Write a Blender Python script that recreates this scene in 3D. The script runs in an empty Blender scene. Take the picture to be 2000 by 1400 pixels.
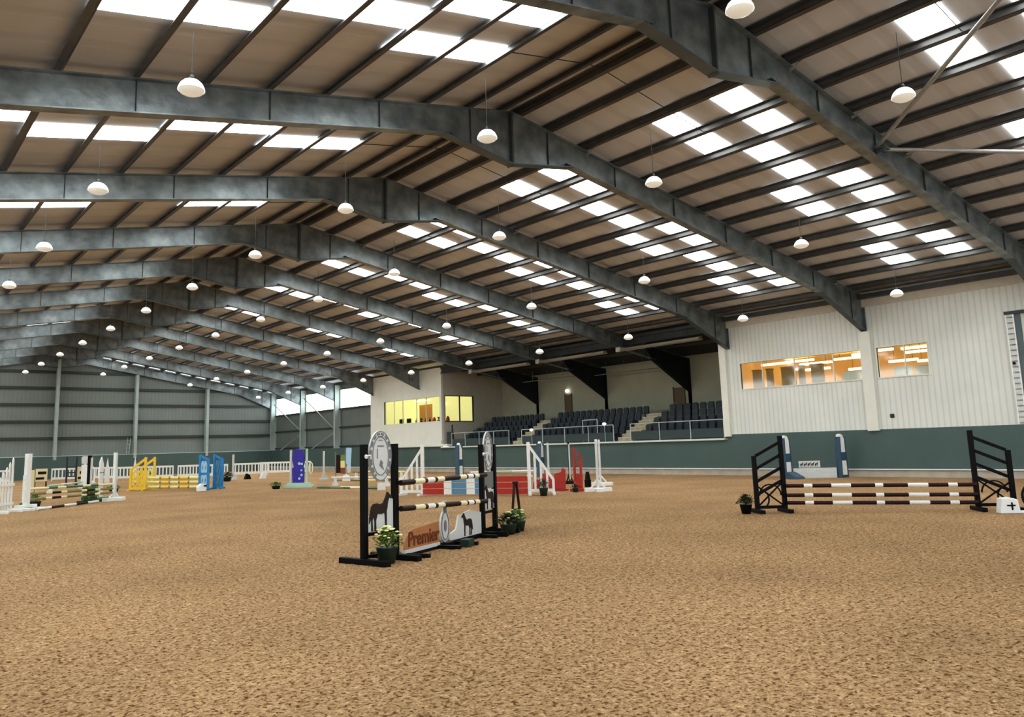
import bpy, bmesh, math, random
from mathutils import Vector, Matrix, noise
random.seed(7)
D = bpy.data
COL = bpy.context.scene.collection
PI = math.pi

# ------------------------------------------------------------------ measures (metres)
Y0, SP = 9.85, 7.0            # first frame seen and frame spacing along the hall
W, XB = 20.09, 26.0           # eaves line and back wall of the grandstand
TAN, ZR = 0.177, 11.38        # roof pitch, height of the rafter tops at the ridge
YN, YF = -4.15, 79.85         # near end (behind the camera) and gable wall
PUR = 0.20                    # purlin depth
def fy(n): return Y0 + SP * n
def zt(x): return ZR - TAN * abs(x)

# ------------------------------------------------------------------ materials
def mat(name, col, rough=.6, metal=0., noise_amt=0., scale=5., bump=0., bscale=40., emis=None, es=0., col2=None, spec=None, stretch=None, detail=4.):
    m = D.materials.new(name); m.use_nodes = True
    nt = m.node_tree; N = nt.nodes; L = nt.links
    b = N['Principled BSDF']
    b.inputs['Base Color'].default_value = (*col, 1)
    b.inputs['Roughness'].default_value = rough
    b.inputs['Metallic'].default_value = metal
    if spec is not None: b.inputs['Specular IOR Level'].default_value = spec
    if emis:
        b.inputs['Emission Color'].default_value = (*emis, 1); b.inputs['Emission Strength'].default_value = es
    tc = N.new('ShaderNodeTexCoord'); src = tc.outputs['Object']
    if stretch:
        mp = N.new('ShaderNodeMapping'); mp.inputs['Scale'].default_value = stretch
        L.new(src, mp.inputs['Vector']); src = mp.outputs['Vector']
    if noise_amt > 0 or col2:
        n = N.new('ShaderNodeTexNoise'); n.inputs['Scale'].default_value = scale; n.inputs['Detail'].default_value = detail
        L.new(src, n.inputs['Vector'])
        r = N.new('ShaderNodeValToRGB'); r.color_ramp.elements[0].position = .3; r.color_ramp.elements[1].position = .7
        c2 = col2 or tuple(min(1, c * (1 + noise_amt)) for c in col)
        c1 = col if col2 else tuple(c * (1 - noise_amt) for c in col)
        r.color_ramp.elements[0].color = (*c1, 1); r.color_ramp.elements[1].color = (*c2, 1)
        L.new(n.outputs['Fac'], r.inputs['Fac']); L.new(r.outputs['Color'], b.inputs['Base Color'])
    if bump > 0:
        n2 = N.new('ShaderNodeTexNoise'); n2.inputs['Scale'].default_value = bscale; n2.inputs['Detail'].default_value = 3
        L.new(src, n2.inputs['Vector'])
        bp = N.new('ShaderNodeBump'); bp.inputs['Strength'].default_value = bump; bp.inputs['Distance'].default_value = .02
        L.new(n2.outputs['Fac'], bp.inputs['Height']); L.new(bp.outputs['Normal'], b.inputs['Normal'])
    return m

def ribbed(name, col, axis, pitch, depth, rough=.5, dark=.8, grad=None):
    """profiled sheet: a wave across one world axis gives the ribs in colour and normal"""
    m = mat(name, col, rough)
    nt = m.node_tree; N = nt.nodes; L = nt.links; b = N['Principled BSDF']
    tc = N.new('ShaderNodeTexCoord'); sx = N.new('ShaderNodeSeparateXYZ'); L.new(tc.outputs['Object'], sx.inputs[0])
    mul = N.new('ShaderNodeMath'); mul.operation = 'MULTIPLY'; mul.inputs[1].default_value = 2 * PI / pitch
    L.new(sx.outputs[axis], mul.inputs[0])
    s = N.new('ShaderNodeMath'); s.operation = 'SINE'; L.new(mul.outputs[0], s.inputs[0])
    r = N.new('ShaderNodeMapRange'); r.inputs['From Min'].default_value = -.9; r.inputs['From Max'].default_value = -.4
    L.new(s.outputs[0], r.inputs['Value'])
    mx = N.new('ShaderNodeMix'); mx.data_type = 'RGBA'
    mx.inputs['A'].default_value = (*[c * dark for c in col], 1); mx.inputs['B'].default_value = (*col, 1)
    L.new(r.outputs[0], mx.inputs['Factor'])
    ns = N.new('ShaderNodeTexNoise'); ns.inputs['Scale'].default_value = .7; L.new(tc.outputs['Object'], ns.inputs['Vector'])
    mr = N.new('ShaderNodeMapRange'); mr.inputs['To Min'].default_value = .86; mr.inputs['To Max'].default_value = 1.1; L.new(ns.outputs['Fac'], mr.inputs['Value'])
    sc = N.new('ShaderNodeVectorMath'); sc.operation = 'SCALE'
    L.new(mx.outputs['Result'], sc.inputs[0]); L.new(mr.outputs[0], sc.inputs['Scale']); L.new(sc.outputs[0], b.inputs['Base Color'])
    bp = N.new('ShaderNodeBump'); bp.inputs['Strength'].default_value = .6; bp.inputs['Distance'].default_value = depth
    L.new(r.outputs[0], bp.inputs['Height']); L.new(bp.outputs['Normal'], b.inputs['Normal'])
    return m

def sand_mat():
    m = D.materials.new('riding_surface_sand'); m.use_nodes = True
    nt = m.node_tree; N = nt.nodes; L = nt.links; b = N['Principled BSDF']
    b.inputs['Roughness'].default_value = .95; b.inputs['Specular IOR Level'].default_value = .12
    tc = N.new('ShaderNodeTexCoord'); V = tc.outputs['Object']
    def nz(scale, detail=4, rough=.6):
        n = N.new('ShaderNodeTexNoise'); n.inputs['Scale'].default_value = scale; n.inputs['Detail'].default_value = detail
        n.inputs['Roughness'].default_value = rough; L.new(V, n.inputs['Vector']); return n.outputs['Fac']
    fine, mid, big = nz(42, 3, .7), nz(11, 5, .72), nz(.35, 3, .5)
    pit = nz(24, 2, .6)
    r = N.new('ShaderNodeValToRGB'); e = r.color_ramp.elements
    e[0].position = .36; e[0].color = (.22, .115, .045, 1)
    e[1].position = .64; e[1].color = (.92, .64, .38, 1)
    k = e.new(.46); k.color = (.50, .31, .155, 1); k = e.new(.54); k.color = (.655, .42, .225, 1)
    ad = N.new('ShaderNodeMath'); ad.operation = 'ADD'; L.new(fine, ad.inputs[0]); L.new(mid, ad.inputs[1])
    hf = N.new('ShaderNodeMath'); hf.operation = 'MULTIPLY'; hf.inputs[1].default_value = .5; L.new(ad.outputs[0], hf.inputs[0])
    L.new(hf.outputs[0], r.inputs['Fac'])
    pr_ = N.new('ShaderNodeMapRange'); pr_.inputs['From Min'].default_value = .35; pr_.inputs['From Max'].default_value = .48
    pr_.inputs['To Min'].default_value = 0.; pr_.inputs['To Max'].default_value = 1.; L.new(pit, pr_.inputs['Value'])
    pm = N.new('ShaderNodeMix'); pm.data_type = 'RGBA'; pm.inputs['A'].default_value = (.17, .072, .02, 1); L.new(r.outputs['Color'], pm.inputs['B']); L.new(pr_.outputs[0], pm.inputs['Factor'])
    mr = N.new('ShaderNodeMapRange'); mr.inputs['From Min'].default_value = .3; mr.inputs['From Max'].default_value = .7
    mr.inputs['To Min'].default_value = .84; mr.inputs['To Max'].default_value = 1.12; L.new(big, mr.inputs['Value'])
    sc = N.new('ShaderNodeVectorMath'); sc.operation = 'SCALE'
    L.new(pm.outputs['Result'], sc.inputs[0]); L.new(mr.outputs[0], sc.inputs['Scale']); L.new(sc.outputs[0], b.inputs['Base Color'])
    b1 = N.new('ShaderNodeBump'); b1.inputs['Strength'].default_value = 1.; b1.inputs['Distance'].default_value = .10; L.new(mid, b1.inputs['Height'])
    b2 = N.new('ShaderNodeBump'); b2.inputs['Strength'].default_value = .7; b2.inputs['Distance'].default_value = .02; L.new(fine, b2.inputs['Height'])
    L.new(b1.outputs['Normal'], b2.inputs['Normal']); L.new(b2.outputs['Normal'], b.inputs['Normal'])
    return m

def glass_mat():
    m = D.materials.new('window_glass'); m.use_nodes = True
    nt = m.node_tree; N = nt.nodes; L = nt.links
    N.remove(N['Principled BSDF']); out = N['Material Output']
    t = N.new('ShaderNodeBsdfTransparent'); t.inputs[0].default_value = (.93, .96, .93, 1)
    g = N.new('ShaderNodeBsdfGlossy'); g.inputs['Roughness'].default_value = .05
    mx = N.new('ShaderNodeMixShader'); mx.inputs[0].default_value = .06; L.new(t.outputs[0], mx.inputs[1]); L.new(g.outputs[0], mx.inputs[2])
    L.new(mx.outputs[0], out.inputs['Surface']); return m

M = {}
M['sand'] = sand_mat()
M['roof'] = ribbed('roof_lining_sheet', (.57, .565, .57), 'Y', 1.0, .02, .55, .93)
M['railmesh'] = mat('dark_mesh_infill', (.045, .065, .065), .6)
M['shadelining'] = mat('roof_lining_painted_shade', (.045, .047, .045), .7, noise_amt=.2, scale=1.)  # same roof sheet, low light over the stand painted in as dark colour
M['shadesteel'] = mat('frame_steel_painted_shade', (.02, .022, .024), .6, .2, .2, 2)  # frame steel darkened in colour for the shade inside the stand
M['steel'] = mat('grey_painted_steel', (.105, .128, .136), .42, .35, .22, 1.1, .12, 6.)
def steel_painted_glare():
    m = mat('rafter_steel_painted_glare', (.115, .13, .135), .33, .55, .3, 1.8, .45, 4., col2=(.30, .33, .325))  # lighter mottle in the colour imitates light reflected on the webs
    return m
M['rafter'] = steel_painted_glare()
M['plate'] = mat('dark_ridge_plate', (.07, .075, .072), .5, .3, .15, 2)
M['purlin'] = mat('purlin_steel', (.105, .10, .095), .42, .5, .15, 3.)
M['brace'] = mat('brace_tube_grey', (.34, .33, .31), .4, .3, .1, 6)
M['skylight'] = mat('translucent_roof_panel', (.9, .95, .95), .4, emis=(.90, .97, 1.0), es=8.5)
M['sidelight'] = mat('translucent_side_panel', (.9, .95, .95), .4, emis=(.86, .96, 1.0), es=4.0)
M['cream'] = ribbed('cream_ribbed_cladding', (.74, .75, .69), 'Y', .23, .01, .45, .88)
M['cream_flat'] = mat('cream_flat_panel', (.76, .75, .67), .5, noise_amt=.03, scale=1.5)
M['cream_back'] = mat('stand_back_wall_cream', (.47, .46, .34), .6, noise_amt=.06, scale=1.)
M['trimtan'] = mat('tan_trim', (.60, .55, .46), .5, noise_amt=.05)
M['white'] = mat('white_painted_wood', (.80, .80, .76), .45, noise_amt=.04, scale=8)
M['whitegloss'] = mat('white_plastic', (.85, .86, .85), .3)
M['kick'] = mat('green_grey_kickboard', (.070, .110, .100), .5, noise_amt=.08, scale=.6, bump=.05, bscale=3)
M['plinth'] = mat('concrete_plinth', (.46, .41, .34), .8, noise_amt=.12, scale=2)
M['gable'] = ribbed('grey_gable_cladding', (.20, .22, .205), 'X', .33, .01, .5, .95)
M['sideclad'] = ribbed('grey_side_cladding', (.17, .19, .18), 'Y', .33, .01, .5, .92)
M['girt'] = mat('dark_girt_steel', (.05, .06, .055), .5, .3)
M['gcol'] = mat('light_grey_column', (.38, .43, .41), .5, .1, .08, 1)
M['black'] = mat('black_painted_wood', (.006, .006, .007), .5, noise_amt=.2, spec=.15)
M['navy'] = mat('navy_seat_plastic', (.022, .03, .042), .4, noise_amt=.2, scale=3)
M['terrace'] = mat('dark_terrace_boards', (.10, .11, .10), .8, noise_amt=.2)
M['stair'] = mat('tan_stair_treads', (.42, .36, .24), .8, noise_amt=.15, scale=4)
M['rail'] = mat('pale_galvanised_rail', (.50, .56, .53), .4, .4)
M['ledge'] = mat('pale_ledge', (.68, .72, .66), .5)
M['brown'] = mat('dark_brown_stripe', (.022, .009, .006), .45, spec=.25)
M['maroon'] = mat('dark_maroon_stripe', (.030, .007, .009), .45, spec=.25)
M['creamy'] = mat('cream_stripe', (.80, .72, .46), .35)
M['yellow'] = mat('yellow_paint', (.86, .58, .06), .4, noise_amt=.06)
M['paleyellow'] = mat('pale_yellow_paint', (.82, .74, .28), .4)
M['blue'] = mat('blue_paint', (.02, .24, .55), .4, noise_amt=.12)
M['ltblue'] = mat('light_blue_paint', (.42, .62, .78), .4)
M['slate'] = mat('slate_blue_paint', (.045, .095, .14), .4, noise_amt=.1)
M['plankblue'] = mat('steel_blue_plank', (.12, .26, .38), .4)
M['purple'] = mat('deep_violet_blue_paint', (.045, .03, .34), .4, noise_amt=.15, scale=6)
M['red'] = mat('red_paint', (.42, .035, .025), .4, noise_amt=.08)
M['green'] = mat('green_paint', (.06, .16, .09), .5, noise_amt=.15)
M['mint'] = mat('pale_mint_paint', (.45, .62, .52), .5)
M['olive'] = mat('olive_paint', (.22, .20, .08), .5)
M['pot'] = mat('dark_green_planter', (.015, .035, .025), .4)
M['leaf'] = mat('leaf_green', (.10, .19, .04), .55, col2=(.26, .36, .10), scale=30)
M['darkleaf'] = mat('dark_leaf', (.02, .035, .015), .6, col2=(.06, .09, .03), scale=30)
M['bloom'] = mat('pale_yellow_blooms', (.85, .83, .42), .6)
M['pinkbloom'] = mat('pink_blooms', (.62, .22, .20), .6)
M['horse'] = mat('dark_bay_horse_print', (.006, .005, .004), .6, col2=(.03, .010, .005), scale=4)
M['sign'] = mat('pale_grey_sign', (.62, .63, .61), .4)
M['signdark'] = mat('grey_sign_print', (.19, .20, .20), .45)
M['fillbrown'] = mat('orange_brown_board', (.42, .19, .075), .5, noise_amt=.12, scale=6)
M['letter'] = mat('dark_brown_letters', (.16, .045, .012), .5)
M['door'] = mat('brown_door', (.16, .11, .06), .5)
M['duct'] = mat('heater_reflector', (.42, .39, .33), .35, .5)
M['lampwhite'] = mat('lamp_dome_white', (.88, .9, .88), .3, emis=(1, 1, 1), es=.55)
M['lens'] = mat('lamp_lens', (.55, .50, .40), .25, emis=(1, .93, .8), es=.32)
M['lenslit'] = mat('lit_lamp_lens', (.9, .9, .85), .25, emis=(1, .98, .92), es=3.2)
M['cord'] = mat('lamp_cord', (.05, .05, .05), .5)
M['amber'] = mat('amber_wall_added_glow', (.60, .34, .10), .6, emis=(.85, .45, .12), es=.38, col2=(.75, .48, .17), scale=1.2)  # walls emit light themselves to stand in for the lit room
M['amberdark_glow'] = mat('dark_amber_wood_added_glow', (.18, .11, .03), .6, emis=(.5, .28, .06), es=.15)  # wood given a weak glow in place of room light
M['yellowroom_glow'] = mat('pale_yellow_wall_added_glow', (.78, .74, .42), .6, emis=(.9, .86, .45), es=.55)  # booth interior light put into emissive walls and ceiling
M['bar'] = mat('room_strip_light', (1, 1, 1), .4, emis=(1, .88, .5), es=3.0)
M['glass'] = glass_mat()
M['redthing'] = mat('red_bottle', (.5, .06, .03), .4)

# ------------------------------------------------------------------ mesh helpers
class MB:
    def __init__(s): s.v = []; s.f = []; s.m = []; s.mats = []; s.smooth = []
    def mi(s, m):
        if m is None: return 0
        if m not in s.mats: s.mats.append(m)
        return s.mats.index(m)
    def add(s, vs, fs, m=None, sm=False):
        o = len(s.v); s.v += [tuple(v) for v in vs]; k = s.mi(m)
        for f in fs: s.f.append(tuple(i + o for i in f)); s.m.append(k); s.smooth.append(sm)
    def box(s, x0, x1, y0, y1, z0, z1, m=None):
        if x0 > x1: x0, x1 = x1, x0
        if y0 > y1: y0, y1 = y1, y0
        if z0 > z1: z0, z1 = z1, z0
        vs = [(x, y, z) for z in (z0, z1) for y in (y0, y1) for x in (x0, x1)]
        s.add(vs, [(0, 2, 3, 1), (4, 5, 7, 6), (0, 1, 5, 4), (2, 6, 7, 3), (0, 4, 6, 2), (1, 3, 7, 5)], m)
    def bar(s, a, b, w, h, m=None, up=(0, 0, 1)):
        """rectangular bar from a to b, w sideways, h in the up direction"""
        a, b = Vector(a), Vector(b); d = (b - a).normalized(); u = Vector(up)
        sd = d.cross(u)
        if sd.length < 1e-4: u = Vector((0, 1, 0)); sd = d.cross(u)
        sd.normalize(); u = sd.cross(d).normalized()
        vs = []
        for p in (a, b):
            for i, j in ((-1, -1), (1, -1), (1, 1), (-1, 1)): vs.append(p + sd * (i * w / 2) + u * (j * h / 2))
        s.add(vs, [(0, 3, 2, 1), (4, 5, 6, 7), (0, 1, 5, 4), (1, 2, 6, 5), (2, 3, 7, 6), (3, 0, 4, 7)], m)
    def tube(s, a, b, r, n=10, m=None, r2=None, caps=True):
        a, b = Vector(a), Vector(b); d = (b - a).normalized()
        t = Vector((0, 0, 1)) if abs(d.z) < .9 else Vector((1, 0, 0))
        e1 = d.cross(t).normalized(); e2 = d.cross(e1); r2 = r if r2 is None else r2
        vs = [a + (e1 * math.cos(2 * PI * i / n) + e2 * math.sin(2 * PI * i / n)) * r for i in range(n)]
        vs += [b + (e1 * math.cos(2 * PI * i / n) + e2 * math.sin(2 * PI * i / n)) * r2 for i in range(n)]
        s.add(vs, [(i, i + n, (i + 1) % n + n, (i + 1) % n) for i in range(n)], m, True)
        if caps: s.add(vs, [tuple(range(n)), tuple(range(2 * n - 1, n - 1, -1))], m)
    def poly(s, pts, t, m=None, plane='xz', off=0.):
        """flat polygon (list of 2D points) extruded by thickness t about offset off"""
        n = len(pts)
        def P(p, k):
            if plane == 'xz': return (p[0], k, p[1])
            if plane == 'yz': return (k, p[0], p[1])
            return (p[0], p[1], k)
        vs = [P(p, off - t / 2) for p in pts] + [P(p, off + t / 2) for p in pts]
        s.add(vs, [tuple(range(n)), tuple(range(2 * n - 1, n - 1, -1))] + [(i, i + n, (i + 1) % n + n, (i + 1) % n) for i in range(n)], m)
    def lathe(s, prof, n=20, m=None, c=(0, 0, 0)):
        vs = []
        for r, z in prof:
            for i in range(n): vs.append((c[0] + r * math.cos(2 * PI * i / n), c[1] + r * math.sin(2 * PI * i / n), c[2] + z))
        fs = []
        for k in range(len(prof) - 1):
            for i in range(n): fs.append((k * n + i, k * n + (i + 1) % n, (k + 1) * n + (i + 1) % n, (k + 1) * n + i))
        s.add(vs, fs, m, True)
    def build(s, name, m=None, parent=None, bevel=0., fix=True):
        me = D.meshes.new(name); me.from_pydata(s.v, [], s.f)
        ms = s.mats if s.mats else [m]
        if m is not None and s.mats and None in s.mats: ms = [m if q is None else q for q in s.mats]
        for q in ms: me.materials.append(q if q else m)
        if s.mats: me.polygons.foreach_set('material_index', s.m)
        me.polygons.foreach_set('use_smooth', s.smooth)
        if fix:
            bm = bmesh.new(); bm.from_mesh(me); bmesh.ops.recalc_face_normals(bm, faces=bm.faces); bm.to_mesh(me); bm.free()
        me.update()
        o = D.objects.new(name, me); COL.objects.link(o)
        if parent: o.parent = parent
        if bevel:
            b = o.modifiers.new('soft_edges', 'BEVEL'); b.width = bevel; b.segments = 2; b.limit_method = 'ANGLE'
        return o

def tag(o, label=None, cat=None, group=None, kind=None):
    if label: o['label'] = label
    if cat: o['category'] = cat
    if group: o['group'] = group
    if kind: o['kind'] = kind
    return o
def thing(name, label, cat, loc=(0, 0, 0), rz=0., group=None):
    o = D.objects.new(name, None); o.empty_display_size = .3; COL.objects.link(o)
    o.location = loc; o.rotation_euler = (0, 0, rz); return tag(o, label, cat, group)
def struct(mb, name, m, label=None, bevel=0.):
    o = mb.build(name, m, bevel=bevel); o['kind'] = 'structure'
    if label: o['label'] = label
    return o
def copy_tree(o, parent=None):
    c = o.copy(); COL.objects.link(c)
    if parent: c.parent = parent
    for ch in list(o.children): copy_tree(ch, c)
    return c
def ang(a, b): return math.atan2(b[1] - a[1], b[0] - a[0])
ORD = ['first', 'second', 'third', 'fourth', 'fifth', 'sixth', 'seventh', 'eighth', 'ninth', 'tenth', 'eleventh', 'twelfth', 'thirteenth', 'fourteenth', 'fifteenth', 'sixteenth', 'seventeenth', 'eighteenth']

# ------------------------------------------------------------------ camera
YAW, PIT, ROLL = math.radians(38.611), math.radians(8.748), math.radians(-1.631)
CAM = Vector((-14.533, 0, 1.74))
Fw = Vector((math.sin(YAW) * math.cos(PIT), math.cos(YAW) * math.cos(PIT), math.sin(PIT)))
R0 = Vector((math.cos(YAW), -math.sin(YAW), 0)); U0 = R0.cross(Fw)
Rt = R0 * math.cos(ROLL) + U0 * math.sin(ROLL); Up = -R0 * math.sin(ROLL) + U0 * math.cos(ROLL)
cd = D.cameras.new('camera'); cam = D.objects.new('camera', cd); COL.objects.link(cam)
cam.matrix_world = Matrix(((Rt.x, Up.x, -Fw.x, CAM.x), (Rt.y, Up.y, -Fw.y, CAM.y), (Rt.z, Up.z, -Fw.z, CAM.z), (0, 0, 0, 1)))
cd.sensor_width = 36; cd.lens = 1563.089 * 36 / 2000
cd.shift_x = (1000 - 949.618) / 2000; cd.shift_y = -(700 - 631.616) / 2000
cd.clip_end = 400
bpy.context.scene.camera = cam
def in_view(p, margin=.12):
    d = Vector(p) - CAM; z = d.dot(Fw)
    if z < .5: return False
    x = 949.6 + 1563 * d.dot(Rt) / z; y = 631.6 - 1563 * d.dot(Up) / z
    return -2000 * margin < x < 2000 * (1 + margin) and -1400 * margin < y < 1400 * (1 + margin)

# ------------------------------------------------------------------ setting
# sand: a finely raked surface with real lumps, denser near the camera
def build_floor():
    mb = MB()
    xs = [-20.6]; 
    while xs[-1] < -16: xs.append(xs[-1] + .8)
    xs = [x for x in xs if x < -16]
    x = -16.
    while x < 3: xs.append(x); x += .05 if x < -6 else .075
    while x < 20.6: xs.append(x); x += .8
    xs.append(20.6)
    ys = []; y = YN - 6
    while y < 1.5: ys.append(y); y += .8
    while y < 20: ys.append(y); y += .05 if y < 9 else .09
    while y < YF: ys.append(y); y += 1.
    ys.append(YF)
    nx = len(xs); vs = []
    for y in ys:
        for x in xs:
            z = 0
            if -16 <= x <= 3 and 1.5 <= y <= 20:
                f = min(1, (x + 16) / 1, (3 - x) / 1, (y - 1.5) / .5, (20 - y) / 2)
                z = (noise.noise((x * 6.5, y * 6.5, 0)) * .010 + noise.noise((x * 15, y * 15, 3)) * .011) * max(0, f)
            vs.append((x, y, z))
    fs = [(j * nx + i, j * nx + i + 1, (j + 1) * nx + i + 1, (j + 1) * nx + i) for j in range(len(ys) - 1) for i in range(nx - 1)]
    me = D.meshes.new('floor'); me.from_pydata(vs, [], fs); me.materials.append(M['sand'])
    me.polygons.foreach_set('use_smooth', [True] * len(fs)); me.update()
    o = D.objects.new('floor', me); COL.objects.link(o); o['kind'] = 'structure'; o['label'] = 'raked golden brown sand and fibre riding surface'
build_floor()

# roof sheets
def roof(side, xe, name, label):
    mb = MB(); z0, z1 = ZR + PUR, ZR + PUR - TAN * xe
    pts = [(0, z0), (side * xe, z1), (side * xe, z1 + .06), (0, z0 + .06)]
    ya, yb = YN - 6, YF
    vs = [(p[0], ya, p[1]) for p in pts] + [(p[0], yb, p[1]) for p in pts]
    mb.add(vs, [(0, 1, 2, 3), (7, 6, 5, 4)] + [(i, i + 4, (i + 1) % 4 + 4, (i + 1) % 4) for i in range(4)])
    struct(mb, name, M['roof'], label)
roof(1, XB + .4, 'ceiling', 'tan roof lining sheet of the slope above the grandstand')
roof(-1, 20.9, 'ceiling', 'tan roof lining sheet of the slope away from the grandstand')

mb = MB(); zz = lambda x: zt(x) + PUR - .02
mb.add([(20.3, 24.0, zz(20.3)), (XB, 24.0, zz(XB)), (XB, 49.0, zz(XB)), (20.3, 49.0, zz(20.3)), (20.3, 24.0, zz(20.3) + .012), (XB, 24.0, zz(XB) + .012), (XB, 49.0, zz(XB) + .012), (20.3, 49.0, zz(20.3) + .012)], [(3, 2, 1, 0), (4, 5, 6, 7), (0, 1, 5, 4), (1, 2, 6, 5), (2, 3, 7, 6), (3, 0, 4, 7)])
struct(mb, 'ceiling', M['shadelining'], 'roof lining over the grandstand seats with its shade painted dark')
# translucent roof panels, chequered in each bay, just under the sheet
PX = [2.94 * k for k in range(1, 7)]
SUB = {'a': (1.5, 2.42), 'b': (2.5, 3.42), 'c': (3.52, 4.44)}
wn = 0
for n in range(-2, 10):
    for side in (1, -1):
        for row in range(5):
            for s in (('a', 'c'), ('b',))[row % 2]:
                x0, x1 = PX[row] + .03, PX[row + 1] - .03
                ya, yb = fy(n) + SUB[s][0], fy(n) + SUB[s][1]
                mb = MB()
                vs = [(side * x, y, zt(x) + PUR - d) for d in (.012, .03) for x, y in ((x0, ya), (x1, ya), (x1, yb), (x0, yb))]
                mb.add(vs, [(0, 1, 2, 3), (7, 6, 5, 4), (0, 4, 5, 1), (1, 5, 6, 2), (2, 6, 7, 3), (3, 7, 4, 0)])
                wn += 1
                struct(mb, 'window_%d' % wn, M['skylight'], 'bright translucent roof light panel')

# purlins: Z sections running the whole length on top of the rafters
def purlin(x, side):
    mb = MB(); X = side * x; z = zt(x); t = .014; fl = .12
    sl = -side * TAN
    ya, yb = YN - 6, YF - .05
    def quad(pts):
        vs = [(p[0], ya, p[1]) for p in pts] + [(p[0], yb, p[1]) for p in pts]
        mb.add(vs, [(0, 1, 2, 3), (7, 6, 5, 4)] + [(i, i + 4, (i + 1) % 4 + 4, (i + 1) % 4) for i in range(4)])
    quad([(X - t, z), (X + t, z), (X + t, z + PUR - .035), (X - t, z + PUR - .035)])
    quad([(X - t, z), (X + side * -fl * 0 + (fl if side > 0 else -fl), z + sl * (fl if side > 0 else -fl)), (X + (fl if side > 0 else -fl), z + .012 + sl * (fl if side > 0 else -fl)), (X - t, z + .012)])
    quad([(X + t, z + PUR - .05), (X - (fl if side > 0 else -fl), z + PUR - .05 - sl * (fl if side > 0 else -fl)), (X - (fl if side > 0 else -fl), z + PUR - .035 - sl * (fl if side > 0 else -fl)), (X + t, z + PUR - .035)])
    return mb
k = 0
for side, cnt, where in ((1, 17, 'on the grandstand slope'), (-1, 14, 'on the slope opposite the grandstand')):
    for i in range(cnt):
        x = .28 if i == 0 else 1.47 * i
        o = purlin(x, side).build('roof_purlin', M['purlin'])
        tag(o, 'dark roof purlin, %s from the ridge %s' % (ORD[i], where), 'roof purlin', 'roof purlins running the length of the hall')
# sag rods at mid bay near the ridge
for n in range(-1, 10):
    y = fy(n) + 3.5
    mb = MB(); mb.tube((-2.94, y, zt(2.94) + .05), (-.28, y, zt(.28) + .05), .012, 6); mb.tube((-.28, y, zt(.28) + .05), (.28, y, zt(.28) + .05), .012, 6)
    mb.tube((.28, y, zt(.28) + .05), (4.41, y, zt(4.41) + .05), .012, 6)
    tag(mb.build('sag_rod', M['girt']), 'thin dark sag rod under the ridge, %s counted from the gable wall' % ORD[9 - n], 'sag rod', 'sag rods under the ridge purlins')

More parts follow.
